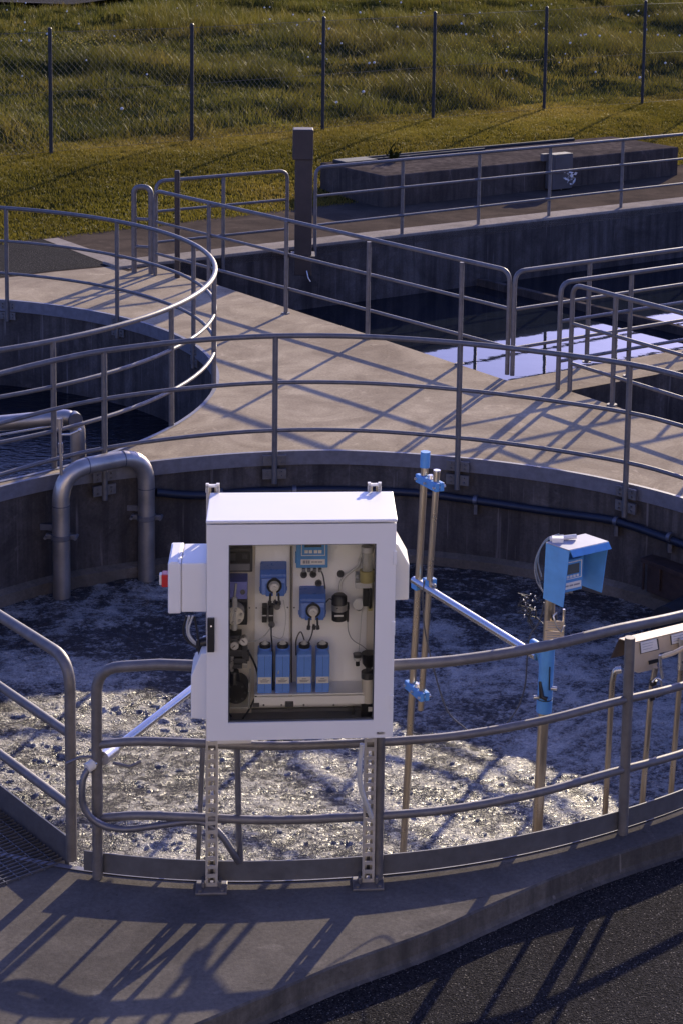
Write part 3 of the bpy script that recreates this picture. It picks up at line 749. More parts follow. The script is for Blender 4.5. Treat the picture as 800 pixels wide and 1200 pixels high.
# ================================================================== FENCE
fence = root('wire_fence', F0, 'tall chain link fence on thin dark posts between mown grass and meadow', 'fence')
fpx = [((60,180),(58,33)), ((225,166),(223,28)), ((378,152),(378,20)), ((507,140),(511,14)), ((637,129),(641,8)), ((752,122),(758,1))]
fb = [P(*b, .38) for b, t in fpx]; fh = [PY(*t, p.y).z for (b, t), p in zip(fpx, fb)]
d_ = (fb[5]-fb[0])/5; fb = [fb[0]-d_]+fb+[fb[5]+d_]; fh = [fh[0]]+fh+[fh[5]]
for p, h in zip(fb, fh):
    q = p-F0; zt = float(terr(np.array(q.dot(U)), np.array(q.dot(NRM))))
    MB().cyl((p.x, p.y, zt-.05), (p.x, p.y, h), .033, n=10).cyl((p.x,p.y,h), (p.x,p.y,h+.02), .036, .02, 10).build('post', M['postpaint'], fence)
for i in range(len(fb)-1):
    a, b = fb[i], fb[i+1]; za, zb = .42, .42; ta, tb = fh[i]-.06, fh[i+1]-.06; L = (b-a).length; hgt = 2.0; m = MB(); pit = .105
    k = int(L/pit); nn = int(round((ta-za)/pit))
    def pt(x, y): f = x/L; return Vector((a.x+(b.x-a.x)*f, a.y+(b.y-a.y)*f, (za+(ta-za)*y)*(1-f)+(zb+(tb-zb)*y)*f))
    for j in range(-nn, k+1):
        for sgn in (1, -1):
            x0, x1, y0, y1 = j*pit, (j+nn)*pit, 0.0, 1.0
            if x0 < 0: y0 = -x0/(x1-x0); x0 = 0
            if x1 > L: y1 = y0+(1-y0)*(L-x0)/(x1-x0); x1 = L
            if x1-x0 < .01: continue
            if sgn < 0: A_, B_ = pt(L-x0, y0), pt(L-x1, y1)
            else: A_, B_ = pt(x0, y0), pt(x1, y1)
            m.tube([A_, B_], .0023, 3, caps=False)
    m.tube([pt(0,1), pt(L,1)], .004, 4, caps=False); m.tube([pt(0,0), pt(L,0)], .003, 4, caps=False); m.tube([pt(0,.5), pt(L,.5)], .003, 4, caps=False)
    m.build('chain_link_mesh', M['wire'], fence, kind='stuff')

# ================================================================== BLOCK, PILLAR, BOX, POST at the back
blk = root('concrete_block', BLK[0].xy.to_3d(), 'long low raised concrete block at the edge of the grass', 'concrete block')
m = MB(); m.prism([(p.x, p.y) for p in BLK], 'z', -.05, .5); m.build('body', M['block'], blk, bevel=.02)
m = MB(); e1 = (BLK[1]-BLK[0]).normalized(); e3 = (BLK[3]-BLK[0]).normalized()
q0 = BLK[3]-e3*.10
def bq(a, b, z): q = Vector((BLK[0].x, BLK[0].y, 0))+e1*a+e3*b; return Vector((q.x, q.y, z))
m.tube([bq(.3,1.6,.52), bq(5.5,1.6,.52)], .03, 8); m.tube([bq(.35,1.35,.53), bq(3.2,1.37,.53)], .025, 8); m.build('cover_strip', M['rubber'], blk)
m = MB(); m.box((0,0,.0), (.75,.42,.10)); 
hat = root('rubber_mat', bq(.12,1.2,.5), 'small dark cover lying on the back corner of the concrete block', 'cover')
m = MB(); qs = [bq(.1,1.15,0), bq(.75,1.15,0), bq(.75,1.5,0), bq(.1,1.5,0)]; m.prism([(q.x,q.y) for q in qs], 'z', .502, .57); m.build('lid', M['rubber'], hat, bevel=.02)
weeds('weed', bq(1.05,1.15,.5), 26, .17, 'small dark tuft of plant growing on top of the concrete block', M['soil'])
_fl = [BLK[0]-e3*.16, BLK[1]-e3*.16]; eb = on_curve(668,200,_fl); eb0 = on_curve(645,200,_fl); eb.z = eb0.z = 0
M['boxgrey'] = simple('weathered_box_grey', (.105,.092,.085), .7, 0, .15, 5, .05)
ebx = root('cable_box', (eb0+eb)/2, 'flat grey box fixed upright against the face of the concrete block', 'box')
Mx = Matrix.Translation((eb0.x, eb0.y, 0)) @ Matrix.Rotation(math.atan2(e1.y, e1.x), 4, 'Z')
wE = (eb-eb0).length
MB().box((0,-.06,.02), (wE,.14,.62), Mx).build('body', M['boxgrey'], ebx, bevel=.015)
MB().box((.03,-.075,.30), (wE-.03,-.058,.58), Mx).build('lid', M['boxgrey'], ebx, bevel=.006)
MB().box((-.10,.08,.50), (0.02,.16,.62), Mx).build('hinge_plate', M['boxgrey'], ebx)
# square pillar bolted to the basin wall
pc = P(355,302); pil = root('steel_pillar', pc, 'square brown steel pillar with a wider box head standing on the basin edge', 'pillar')
ztop = PY(355,150,pc.y).z; zs = PY(355,184,pc.y).z; ang_p = R(6)
Mx = Matrix.Translation((pc.x, pc.y, 0)) @ Matrix.Rotation(ang_p, 4, 'Z')
MB().box((-.115,-.12,-.22), (.115,.12,zs), Mx).build('shaft', M['pillar'], pil, bevel=.012)
MB().box((-.150,-.135,zs-.02), (.122,.135,ztop), Mx).build('head_box', M['pillar'], pil, bevel=.015)
MB().box((-.16,-.16,.03), (.16,.18,.055), Mx).build('base_plate', M['pillar'], pil)
m = MB(); m.tube([Mx@Vector((.05,-.13,-.15)), Mx@Vector((.07,-.17,-.24)), Mx@Vector((.10,-.17,-.29))], .009, 6); m.build('hook', M['silver'], pil)
bpst = P(208,325); zt = PY(207,202,bpst.y).z
bw = root('brown_post', bpst, 'slim brown upright post standing behind the end of the deck railing', 'post')
MB().cyl((bpst.x,bpst.y,-.3), (bpst.x,bpst.y,zt), .035, n=10).build('shaft', M['pillar'], bw)
MB().cyl((bpst.x,bpst.y,zt), (bpst.x,bpst.y,zt+.03), .038, .028, 10).build('cap', M['pillar'], bw)

# ================================================================== PIPES
def wallpt(u, v, off, z):
    c = rim(off, R(15), R(165), 140); p = on_curve(u, v, c); return Vector((p.x, p.y, z)) if p else None
gl = P(72.5,699,WL); gr = P(172,677,WL)
zc = PY(72, 549, gl.y).z-.02; zc2 = PY(150,529,gr.y).z-.02
goose = root('overflow_pipe', (gl+gr)/2, 'large dull steel gooseneck pipe bent over the far left rim of the foaming tank', 'pipe')
pth = fillet([(gl.x,gl.y,WL-.5), (gl.x,gl.y,zc), (gr.x,gr.y,zc2), (gr.x,gr.y,WL-.5)], .27, 10)
MB().tube(pth, .073, 20).build('pipe', M['inox_d'], goose)
m = MB()
for p, zz_ in ((gl, zc-.30), (gr, zc2-.30)): m.cyl((p.x,p.y,zz_-.004), (p.x,p.y,zz_+.004), .0755, n=20)
dgo = (Vector((gr.x,gr.y,zc2))-Vector((gl.x,gl.y,zc))).normalized()
for f in (.30,.72):
    c = Vector((gl.x,gl.y,zc)).lerp(Vector((gr.x,gr.y,zc2)), f); m.tube([c-dgo*.004, c+dgo*.004], .0752, 20)
m.build('weld_seam', M['galv_d'], goose)
for p, vv in ((gl, 629), (gr, 606)):
    zz_ = PY(72 if p is gl else 171, vv, p.y).z; m = MB()
    m.cyl((p.x,p.y,zz_-.022), (p.x,p.y,zz_+.022), .083, n=20)
    for sg in (-1,1): m.box((p.x+sg*.105-.026, p.y-.016, zz_-.020), (p.x+sg*.105+.026, p.y+.016, zz_+.020)); m.cyl((p.x+sg*.125, p.y-.05, zz_), (p.x+sg*.125, p.y+.05, zz_), .014, n=8)
    cl = m.build('clamp', M['galv'], goose, bevel=.004)
    m = MB(); tb = rim_tan(p); a = math.atan2(p.y-TC.y, p.x-TC.x); rr = float(rim_r(np.array([a]))[0]); wq = Vector((TC.x+rr*math.cos(a), TC.y+rr*math.sin(a), 0))
    m.tube([Vector((p.x-.03, p.y+.05, zz_+.03)), Vector((wq.x-.10, wq.y+.0, zz_+.05))], .022, 8); m.box((p.x-.19, p.y+.05, zz_+.035), (p.x-.04, p.y+.07, zz_+.085)); m.build('wall_bracket', M['galv_d'], goose)
vb = PY(72,551,gl.y); vt = PY(70,493,gl.y); m = MB(); m.tube([vb-Vector((0,0,.04)), vt], .014, 10); m.cyl(vb+(vt-vb)*.35, vb+(vt-vb)*.55, .02, n=10); m.cyl(vb+(vt-vb)*.86, vt+Vector((0,0,.02)), .026, n=10)
ven = m.build('vent_riser', M['inox_d'], goose)
q = vb+(vt-vb)*.72; m = MB(); m.tube([q, q+Vector((.08,.02,.0)), q+Vector((.15,.03,.03))], .010, 8); m.ball(q+Vector((.155,.03,.035)), .017, 8); m.build('valve_handle', M['silver'], ven)
# pipe in the left tank
e0 = P(88,487,.16); e1_ = P(-40,500,.16)
lp = root('inlet_pipe', (e0.x, e0.y, 0), 'horizontal steel pipe with a capped elbow inside the dark water tank', 'pipe')
dn = (e0-e1_).normalized(); pd = e0+Vector((.10,.0,0))
MB().tube(fillet([e1_-dn*1.2, e0+dn*.02, Vector((e0.x+.06, e0.y-.02, -1.6))], .16, 10), .070, 20).build('pipe', M['inox_d'], lp)
cpt = PY(89,489,e0.y-.03); MB().tube([cpt+Vector((-.03,.02,-.01)), cpt+Vector((.012,-.055,-.012))], .066, 20).build('end_cap', M['galv_d'], lp)
MB().tube([e1_+Vector((0,-.12,-.10)), P(60,498,.05)+Vector((0,-.05,0)), P(92,504,.02)], .012, 8).build('drain_tube', M['silver'], lp)
# dark hose along the far wall of the near tank
hose = root('wall_hose', (TC.x, TC.y+3.6, -.4), 'thick navy hose clipped along the far wall of the foaming tank', 'hose')
hp_ = []
for u, v in [(183,577),(215,580),(250,580),(290,576),(330,575),(380,574),(430,575),(490,578),(560,587),(640,599),(700,607),(722,611),(745,618),(770,627),(800,638),(860,662)]:
    p = on_curve(u, v, rim(-.06, R(15), R(165), 140))
    if p: hp_.append(p)
MB().tube(catmull(hp_, 4), .036, 12).build('hose', M['navy'], hose)
for u, v in ((258,578),(345,574.5),(557,586),(722,611),(785,630)):
    p = on_curve(u, v, rim(-.06, R(15), R(165), 140)); m = MB(); tg = rim_tan(p); m.tube([p-tg*.018, p+tg*.018], .043, 12)
    m.box((p.x-.015, p.y-.01, p.z-.13), (p.x+.015, p.y+.05, p.z-.02)); m.build('clip', M['galv_d'], hose)
# rusty inlet at the right of the far wall
ri = on_curve(785,690,rim(-.03, R(15), R(120), 120))
inl = root('wall_inlet', (ri.x, ri.y, -.9), 'rusty bracket and dark pipe mouth on the tank wall behind the beige instrument hood', 'pipe')
tg = rim_tan(ri); inward = Vector((TC.x-ri.x, TC.y-ri.y, 0)).normalized()
m = MB(); 
Mx = Matrix.Translation((ri.x, ri.y, 0)) @ Matrix(((tg.x, inward.x, 0, 0),(tg.y, inward.y, 0, 0),(0,0,1,0),(0,0,0,1)))
m.box((-.18,-.02,-.86), (.30,.10,-.58), Mx); m.build('bracket_plate', M['rust'], inl, bevel=.01)
m = MB(); m.box((-.22,-.02,-.60), (.30,.14,-.565), Mx); m.tube([Mx@Vector((-.2,.12,-.58)), Mx@Vector((-.2,.12,-.84))], .012, 6); m.tube([Mx@Vector((-.02,.12,-.58)), Mx@Vector((-.02,.12,-.8))], .012, 6); m.build('top_bar', M['rust'], inl)
MB().tube([Mx@Vector((.36,0,-.92)), Mx@Vector((.36,.42,-.95))], .2, 20).build('pipe_mouth', M['rubber'], inl)

# ================================================================== THE CABINET
s0, s1 = P(248,1042), P(431,1037); mid = (s0+s1)/2; YAW = math.atan2(s1.y-s0.y, s1.x-s0.x)
cab = root('instrument_cabinet', mid, 'white steel instrument cabinet with glazed door on two perforated struts, dosing pumps inside', 'cabinet', None, YAW)
MC = ORG[cab.name]; MCi = MC.inverted(); E_l = MCi@EYE; R3 = MCi.to_3x3()
def L(u, v, y):
    d = R3@ray(u, v); return E_l+d*((y-E_l.y)/d.y)
YF, YBK, YP = -.40, -.006, -.165                  # front face, back, mounting panel
a, b, c, d = L(243,616,YF), L(466,611,YF), L(241.5,868,YF), L(458,866,YF)
X0, X1 = (a.x+c.x)/2, (b.x+d.x)/2; ZB, ZT = (c.z+d.z)/2, (a.z+b.z)/2
o0, o1 = L(268,638,YF), L(441,638,YF); o2, o3 = L(267.5,847,YF), L(437,845,YF)
OX0, OX1, OZ0, OZ1 = (o0.x+o2.x)/2, (o1.x+o3.x)/2, (o2.z+o3.z)/2, (o0.z+o1.z)/2
th = .018; W = M['white']
m = MB(); m.box((X0,-.365,ZB), (X0+th,YBK,ZT)); m.box((X1-th,-.365,ZB), (X1,YBK,ZT)); m.box((X0+th,-.365,ZB), (X1-th,YBK,ZB+th)); m.box((X0+th,-.365,ZT-th), (X1-th,YBK,ZT)); m.box((X0+th,YBK-.01,ZB+th), (X1-th,YBK,ZT-th))
m.build('body', W, cab, True, .003)
MB().box((X0-.004,YF-.006,ZT+.004), (X1+.004,YBK+.012,ZT+.018)).build('roof', W, cab, True, .004)
m = MB(); fz0, fz1 = ZB+.002, ZT-.003
m.box((X0,YF,fz0), (OX0,-.369,fz1)); m.box((OX1,YF,fz0), (X1,-.369,fz1)); m.box((OX0,YF,fz0), (OX1,-.369,OZ0)); m.box((OX0,YF,OZ1), (OX1,-.369,fz1))
door = m.build('door', W, cab, True)
m = MB(); 
for lo, hi in (((OX0,-.392,OZ0),(OX0+.006,-.372,OZ1)), ((OX1-.006,-.392,OZ0),(OX1,-.372,OZ1)), ((OX0,-.392,OZ0),(OX1,-.372,OZ0+.006)), ((OX0,-.392,OZ1-.006),(OX1,-.372,OZ1))): m.box(lo, hi)
m.build('window_gasket', M['dark'], door, True)
MB().box((OX0+.006,-.384,OZ0+.006), (OX1-.006,-.380,OZ1-.006)).build('window_pane', M['glass'], door, True)
def pbox(mb, u0, v0, u1, v1, yf, yb, mm=0):
    p, q = L(u0,v1,yf), L(u1,v0,yf); return mb.box((p.x,yf,p.z), (q.x,yb,q.z), m=mm)
h_ = pbox(MB(), 243,725,251.5,765, YF-.016, YF).build('handle', M['black'], door, True, .003)
m = MB(); m.cyl(L(247.5,734,YF-.018), L(247.5,734,YF-.016), .004, n=8); m.build('key_lock', M['silver'], h_, True)
for v in (654,737,823):
    u = 463.5-(v-654)*.024; pbox(MB(), u-3.2,v-8,u+1.2,v+8, YF-.007, YF).build('hinge', W, door, True, .002)
pbox(MB(), 441,858,450,861, YF-.002, YF).build('maker_plate', M['silver'], door, True)
# struts, base plates, lugs
M['strut'] = simple('zinc_strut', (.50,.46,.40), .45, .35, .12, 20)
for xs in (MCi@s0, MCi@s1):
    x = xs.x; top = ZT+.05; m = MB()
    for sg in (-1, 1): m.box((x+sg*.0245-.006,.0,.012), (x+sg*.0245+.006,.042,top))
    z = .012; k = 0
    while z < top-.02: m.box((x-.0185,.0,z), (x+.0185,.004,min(z+.020,top))); z += .047
    m.box((x-.0185,.036,.012),(x-.008,.040,top)); m.box((x+.008,.036,.012),(x+.0185,.040,top))
    st_ = m.build('strut', M['strut'], cab, True)
    m = MB(); m.box((x-.078,-.062,.0), (x+.078,.075,.012)); m.box((x-.050,-.02,.012), (x-.034,.05,.045)); m.box((x+.034,-.02,.012), (x+.050,.05,.045))
    for bx, by in ((-.055,-.042), (.055,-.042)): m.cyl((x+bx,by,.012), (x+bx,by,.024), .012, n=6)
    m.build('base_plate', M['galv'], st_, True, .003)
    m = MB(); m.box((x-.033,.0,top-.03), (x-.018,.02,top+.012)); m.box((x+.018,.0,top-.03), (x+.033,.02,top+.012)); m.box((x-.033,.0,top-.004), (x+.033,.02,top+.006)); m.build('lug', M['ivory'], st_, True)
# side boxes
p, q = L(197,718,-.33), L(241,660,-.33); jx0 = p.x; jz0, jz1 = p.z, q.z
jb = MB().box((jx0+.062,-.33,jz0), (X0-.003,-.06,jz1)).build('junction_box', W, cab, True, .006)
MB().box((jx0,-.338,jz0-.004), (jx0+.0605,-.052,jz1+.004)).build('box_lid', W, jb, True, .007)
m = MB(); m.box((jx0+.010,-.333,jz1+.004), (jx0+.046,-.075,jz1+.008)); m.build('lid_rim', W, jb, True)
p, q = L(187,686,-.22), L(197,671,-.22)
rs = MB().box((p.x+.012,-.25,p.z), (jx0,-.19,q.z)).build('red_switch', M['red'], jb, True, .004)
MB().box((p.x,-.24,p.z+.008), (p.x+.012,-.20,q.z-.004)).build('switch_knob', M['ivory'], rs, True, .003)
MB().cyl((X0-.06,-.2,jz0-.025), (X0-.06,-.2,jz0+.004), .026, n=14).build('gland', M['black'], jb, True)
def hood(side, u0, v0, v1, um):
    pl = L(um, v1, -.30); ph = L(um, v0, -.30); zb, zt_ = pl.z, ph.z
    if side < 0: xo = L(u0, 800, -.30).x; poly = [(X0-.002,zb),(xo,zb+.01),(xo,zt_-.115),(X0-.03,zt_),(X0-.002,zt_)]
    else: xo = L(u0, 670, -.30).x; poly = [(X1+.002,zb),(xo,zb+.004),(xo,zt_-.105),(X1+.012,zt_),(X1+.002,zt_)]
    return MB().prism(poly, 'y', -.31, -.09).build('fan_hood', W if side < 0 else M['ivory'], cab, True, .005)
hood(-1, 224, 765, 843, 240); hood(1, 479, 637, 703, 468)
# cables from the junction box
m = MB()
def cpath(pts): return catmull(pts, 5)
for k, (uv, mt) in enumerate(((((222,722),(219,735),(222,748),(231,756),(240,758)), 'clearhose'), (((226,722),(221,738),(226,750),(240,761)), 'clearhose'), (((219,722),(215,740),(222,753),(240,764)), 'black'), (((228,722),(232,745),(234,770),(236,790)), 'black'))):
    MB().tube(cpath([L(u,v,-.20-.01*k) for u,v in uv]), .0055, 6).build('cable', M[mt], cab, True)
m = MB(); m.cyl(L(234,754,-.2), L(243,752,-.2), .026, n=12); m.cyl(L(233,764,-.2), L(243,763,-.2), .02, n=12); m.cyl(L(230,757,-.2), L(238,757,-.2), .03, .024, 10); m.build('cable_gland', M['black'], cab, True)
# ---------------------------------------------------------------- inside
def part(mb, name, mat, parent=cab, bevel=0): return mb.build(name, mat, parent, True, bevel)
part(pbox(MB(), 255,600,296.2,872, YP, YP+.01).box((X0+th,YP+.012,ZB+.05),(X1-th,YP+.016,ZT-.02)), 'mounting_strip', M['beige'])
part(pbox(MB(), 298,600,340,829, YP, YP+.01), 'mounting_panel', M['panel'])
part(pbox(MB(), 342.2,600,431,829, YP, YP+.01), 'mounting_panel', M['panel'])
part(MB().box((X0+th,-.36,ZB+th), (X1-th,YP+.01,ZB+th+.012)), 'floor_plate', M['grey'])
part(pbox(MB(), 285,829,440,836, YP+.004, YP+.008), 'rear_plinth', M['grey'])
YT = -.31
tr = part(pbox(MB(), 298,815,433,827.5, YT, YT+.006), 'tray', M['panel'], cab, .002)
p = L(298,815,YT); q = L(433,815,YT); tz = p.z; m = MB(); m.box((p.x,YT+.006,tz-.006), (q.x,YP-.002,tz)); part(m, 'tray_floor', M['panel'], tr)
m = MB(); pbox(m, 334,822,344,829, YT-.004, YT-.001); pbox(m, 296,824,304,829, YT-.004, YT-.001); part(m, 'cable_grommet', M['dark'], tr, .003)
m = MB()
for u in (309,330,356,391): m.cyl(L(u,826.5,YT-.006), L(u,826.5,YT), .005, n=8)
part(m, 'tray_screw', M['dark'], tr)
part(MB().cyl(L(414,828,-.2), L(413,838,-.2), .007, n=8).cyl(L(412,838,-.2), L(412.5,840,-.2), .014, n=8), 'levelling_foot', M['dark'])
# breaker box
bx = part(pbox(MB(), 258,643,296,671, YP-.05, YP), 'breaker_box', M['dark'], cab, .004)
m = MB(); pbox(m, 262,647,293,660, YP-.058, YP-.05); part(m, 'breaker_window', M['black'], bx, .002)
m = MB(); pbox(m, 262,661,293,669, YP-.055, YP-.05); part(m, 'cover_strip', M['grey'], bx, .002)
m = MB(); pbox(m, 284,650,290,655, YP-.062, YP-.058); pbox(m, 267,649,276,657, YP-.062, YP-.058); part(m, 'breaker_toggle', M['dark'], bx)
# diaphragm pump at the left
vp = part(pbox(MB(), 258,682,290,703, YP-.12, YP), 'feed_pump', M['violet'], cab, .005)
m = MB(); pbox(m, 258,682,289,688, YP-.10, YP+.0); part(m.box((0,0,0),(0.001,.001,.001)) if False else m, 'pump_top', M['black'], vp, .004)
part(MB().cyl(L(284.5,694,YP-.135), L(284.5,694,YP-.12), .012, n=14), 'knob', M['black'], vp)
part(pbox(MB(), 262,703,290,733, YP-.06, YP), 'mount_block', M['black'], vp, .003)
c_ = L(275,722,YP-.14); m = MB(); m.cyl(c_, c_+Vector((0,.07,0)), .045, n=20); part(m, 'pump_head', M['ivory'], vp, .003)
m = MB()
for k in range(6): a_ = k*math.pi/3+.3; m.cyl(c_+Vector((.032*math.cos(a_),-.010,.032*math.sin(a_))), c_+Vector((.032*math.cos(a_),0,.032*math.sin(a_))), .007, n=8)
part(m, 'head_bolt', M['silver'], vp)
m = MB(); m.tube([L(275,738,YP-.13), L(275,700,YP-.13)], .014, 10); m.tube([L(275,703,YP-.13), L(277,684,YP-.13)], .005, 6); part(m, 'suction_tube', M['clearhose'], vp)
for (u, v) in ((275,757),(286,752)):
    c_ = L(u,v,YP-.13); gg = part(MB().cyl(c_, c_+Vector((0,.035,0)), .0215, n=20), 'pressure_gauge', M['silver'], cab)
    part(MB().cyl(c_+Vector((0,-.002,0)), c_+Vector((0,.0,0)), .018, n=20), 'dial', M['print'], gg)
    a_ = 2.3 if u < 280 else .8
    Mx = Matrix.Translation(c_+Vector((0,-.0035,0))) @ Matrix.Rotation(-a_, 4, 'Y'); part(MB().box((-.002,-.0006,-.004),(.002,.0006,.015), Mx), 'needle', M['black'], gg)
m = MB()
for (u0,v0,u1,v1) in ((268,745,283,751),(268,762,285,770),(284,757,290,772),(268,772,288,778),(272,779,284,784),(288,768,292,775)): pbox(m, u0,v0,u1,v1, YP-.09-.01*(u0%3), YP-.02)
part(m, 'valve_manifold', M['dark'], cab, .002)
m = MB()
for (u0,v0,u1,v1) in ((270,770,274,790),(285,778,290,783),(270,752,290,754)): pbox(m, u0,v0,u1,v1, YP-.11, YP-.08)
part(m, 'manifold_fitting', M['silver'], cab, .002)
cc = L(277,812,YP-.13); cm = part(MB().tube([cc, cc+Vector((0,.11,0))], [.056,.056], 22), 'compressor', M['black'], cab, .006)
part(MB().tube([L(275,800,YP-.10), L(274,786,YP-.10)], [.034,.024], 14), 'compressor_head', M['black'], cm)
m = MB()
for k in range(8): a_ = k*math.pi/4; m.cyl(cc+Vector((.042*math.cos(a_),-.006,.042*math.sin(a_))), cc+Vector((.042*math.cos(a_),0,.042*math.sin(a_))), .005, n=6)
part(m, 'housing_bolt', M['dark'], cm)
m = MB(); pbox(m, 262,829,293,831, YP-.17, YP); pbox(m, 291.5,800,293,830, YP-.17, YP-.01); part(m, 'compressor_shelf', M['clear'], cab)
# dosing pumps: blue boxes with a round head
def dosing(u0, v0, u1, v1, hu, hv):
    yf = YP-.105; p, q = L(u0,v1,yf), L(u1,v0,yf); h = q.z-p.z; wd_ = q.x-p.x
    dp = part(MB().prism([(YP,p.z),(yf,p.z+.01),(yf,q.z-.018),(yf+.02,q.z),(YP,q.z+.012)], 'x', p.x, q.x), 'dosing_pump', M['pblue'], cab, .006)
    part(MB().box((p.x+.008,yf-.012,p.z+.008), (q.x-.004,yf,q.z-h*.27)), 'pump_face', M['pblue2'], dp, .006)
    part(MB().box((p.x+wd_*.22,yf-.018,p.z+.004), (q.x-wd_*.08,yf-.012,q.z-h*.45)), 'front_frame', M['pblue'], dp, .003)
    c = L(hu,hv,yf-.02); part(MB().tube([c, c+Vector((0,.03,0))], .036, 22), 'pump_head', M['black'], dp)
    m = MB(); m.tube([c+Vector((0,-.022,0)), c], [.020,.026], 18); m.tube([c+Vector((0,-.032,0)), c+Vector((0,-.02,0))], .009, 10); part(m, 'rotor', M['print'], dp)
    m = MB(); m.box((c.x-.006,c.y-.030,c.z-.055), (c.x+.010,c.y-.004,c.z-.008)); part(m, 'tube_clip', M['beige'], dp, .002)
    m = MB()
    for k in (-.018,.004,.02): m.tube([c+Vector((k,-.004,-.035)), c+Vector((k*1.1,.0,-.075))], .005, 8); m.tube([c+Vector((k*1.1,.0,-.075)), c+Vector((k*1.2,.0,-.092))], .009, 8)
    part(m, 'nozzle', M['dark'], dp)
    part(MB().box((q.x-.022,yf-.016,p.z+.018), (q.x-.012,yf-.010,p.z+.045)), 'sight_tag', M['print'], dp)
    part(MB().box((p.x-.004,YP-.03,p.z-.004), (q.x+.004,YP,p.z+.006)), 'mount_foot', M['pblue2'], dp)
dosing(304.5,669,336,698.5, 321.5,687); dosing(350.5,698,382,726.5, 367,716)
# blue controller
yf = YP-.10; p, q = L(347,666,yf), L(384.5,630,yf)
ct = part(MB().box((p.x,yf,p.z), (q.x,YP,q.z+.05)), 'controller', M['lblue'], cab, .004)
def crect(name, u0, v0, u1, v1, dy, mat, par): return part(pbox(MB(), u0,v0,u1,v1, yf-dy, yf-dy+.004), name, mat, par)
m = MB()
for r in ((353,630,354,651.5),(380.2,630,381.2,651.5),(353,650.6,381.2,651.6)): pbox(m, *r, yf-.003, yf)
part(m, 'keypad_frame', M['print'], ct)
crect('screen', 357,632,377,641.5, .003, M['screen'], ct)
for u in (359,364,370,375): crect('button', u-2.0,645,u+2.0,648.5, .005, M['print'], ct)
lb = crect('label', 352.5,655.5,381,662, .003, M['print'], ct)
m = MB()
for k, (u0, u1) in enumerate(((355,358),(358.6,360.6),(361,363.2))): pbox(m, u0,657,u1,660.6, yf-.0045, yf-.003)
for u0, u1 in ((365,368),(368.6,372),(372.6,378)): pbox(m, u0,658,u1,659.4, yf-.0045, yf-.003)
part(m, 'label_print', M['ink'], lb)
part(pbox(MB(), 346,648,347.2,660, yf+.01, yf+.03), 'side_latch', M['blue'], ct)
m = MB()
for u in (356,362,369,375): m.cyl(L(u,666,yf+.04), L(u,670,yf+.04), .009, n=10)
part(m, 'gland', M['grey'], ct)
# black ports in the panel, valves, relays
for u, v in ((356,674),(367,673.5),(373.3,684),(399,673)):
    c = L(u,v,YP-.012); po = part(MB().cyl(c, c+Vector((0,.012,0)), .0165, n=18), 'port', M['dark'], cab); part(MB().tube([c+Vector((.002,-.001,.003)), c+Vector((.002,0,.003))], .011, 14), 'port_bore', M['black'], po)
for u in (310,317.7):
    rl = part(pbox(MB(), u-3,711,u+3,730, YP-.05, YP), 'relay', M['black'], cab, .003)
    part(pbox(MB(), u-2.5,721,u+2.5,722.3, YP-.052, YP-.05), 'relay_stripe', M['print'], rl)
for u, v in ((325,711),(318.5,732)): part(MB().cyl(L(u,v,YP-.06), L(u,v,YP), .016, n=14), 'valve_knob', M['dark'])
for u, v in ((292.5,712.5),(300.5,712.5),(337,712),(344.8,712.2)): part(MB().cyl(L(u,v,YP-.004), L(u,v,YP), .004, n=8), 'panel_screw', M['dark'])
c0_, c1_ = L(397.5,726,YP-.09), L(397.5,699,YP-.09)
mv = part(MB().tube([c0_, c1_, c1_+Vector((0,0,.012))], [.036,.036,.024], 18), 'motor_valve', M['black'], cab)
part(MB().tube([c0_.lerp(c1_,.42), c0_.lerp(c1_,.68)], .0368, 18), 'steel_band', M['silver'], mv)
part(pbox(MB(), 392,721,402,723, YP-.128, YP-.126), 'name_stripe', M['print'], mv)
part(pbox(MB(), 406,713,408.5,729, YP-.09, YP-.07).tube([L(407,706,YP-.08), L(407,714,YP-.08)], .008, 8), 'lever', M['black'], mv)
# flow cell at the right
f0, f1 = L(430,669,YP-.11), L(430,640,YP-.11)
fc_ = part(MB().tube([f0, f1], .027, 18), 'flow_cell', M['clear'])
part(MB().tube([L(429.5,681,YP-.11), L(429.5,668,YP-.11)], .036, 18), 'cell_collar', M['amber'], fc_)
part(MB().tube([L(430,646,YP-.11), L(430,640,YP-.11)], .03, 18), 'cell_cap', M['clearhose'], fc_)
m = MB(); pbox(m, 416,683,436,690, YP-.12, YP-.04); pbox(m, 416,674,420,684, YP-.06, YP); part(m, 'cell_bracket', M['clearhose'], fc_, .003)
m = MB(); pbox(m, 425,692,436,711, YP-.10, YP-.02); pbox(m, 432,688,435,714, YP-.12, YP-.10); part(m, 'sensor_block', M['black'], fc_, .003)
part(pbox(MB(), 431,712,436,716, YP-.11, YP-.05), 'sensor_tip', M['amber'], fc_)
part(MB().cyl(L(420,708,YP-.05), L(420,708,YP), .028, n=18), 'clear_cap', M['clearhose']); part(MB().cyl(L(420.5,711.5,YP-.055), L(420.5,711.5,YP-.02), .019, n=16), 'drain_port', M['black'])
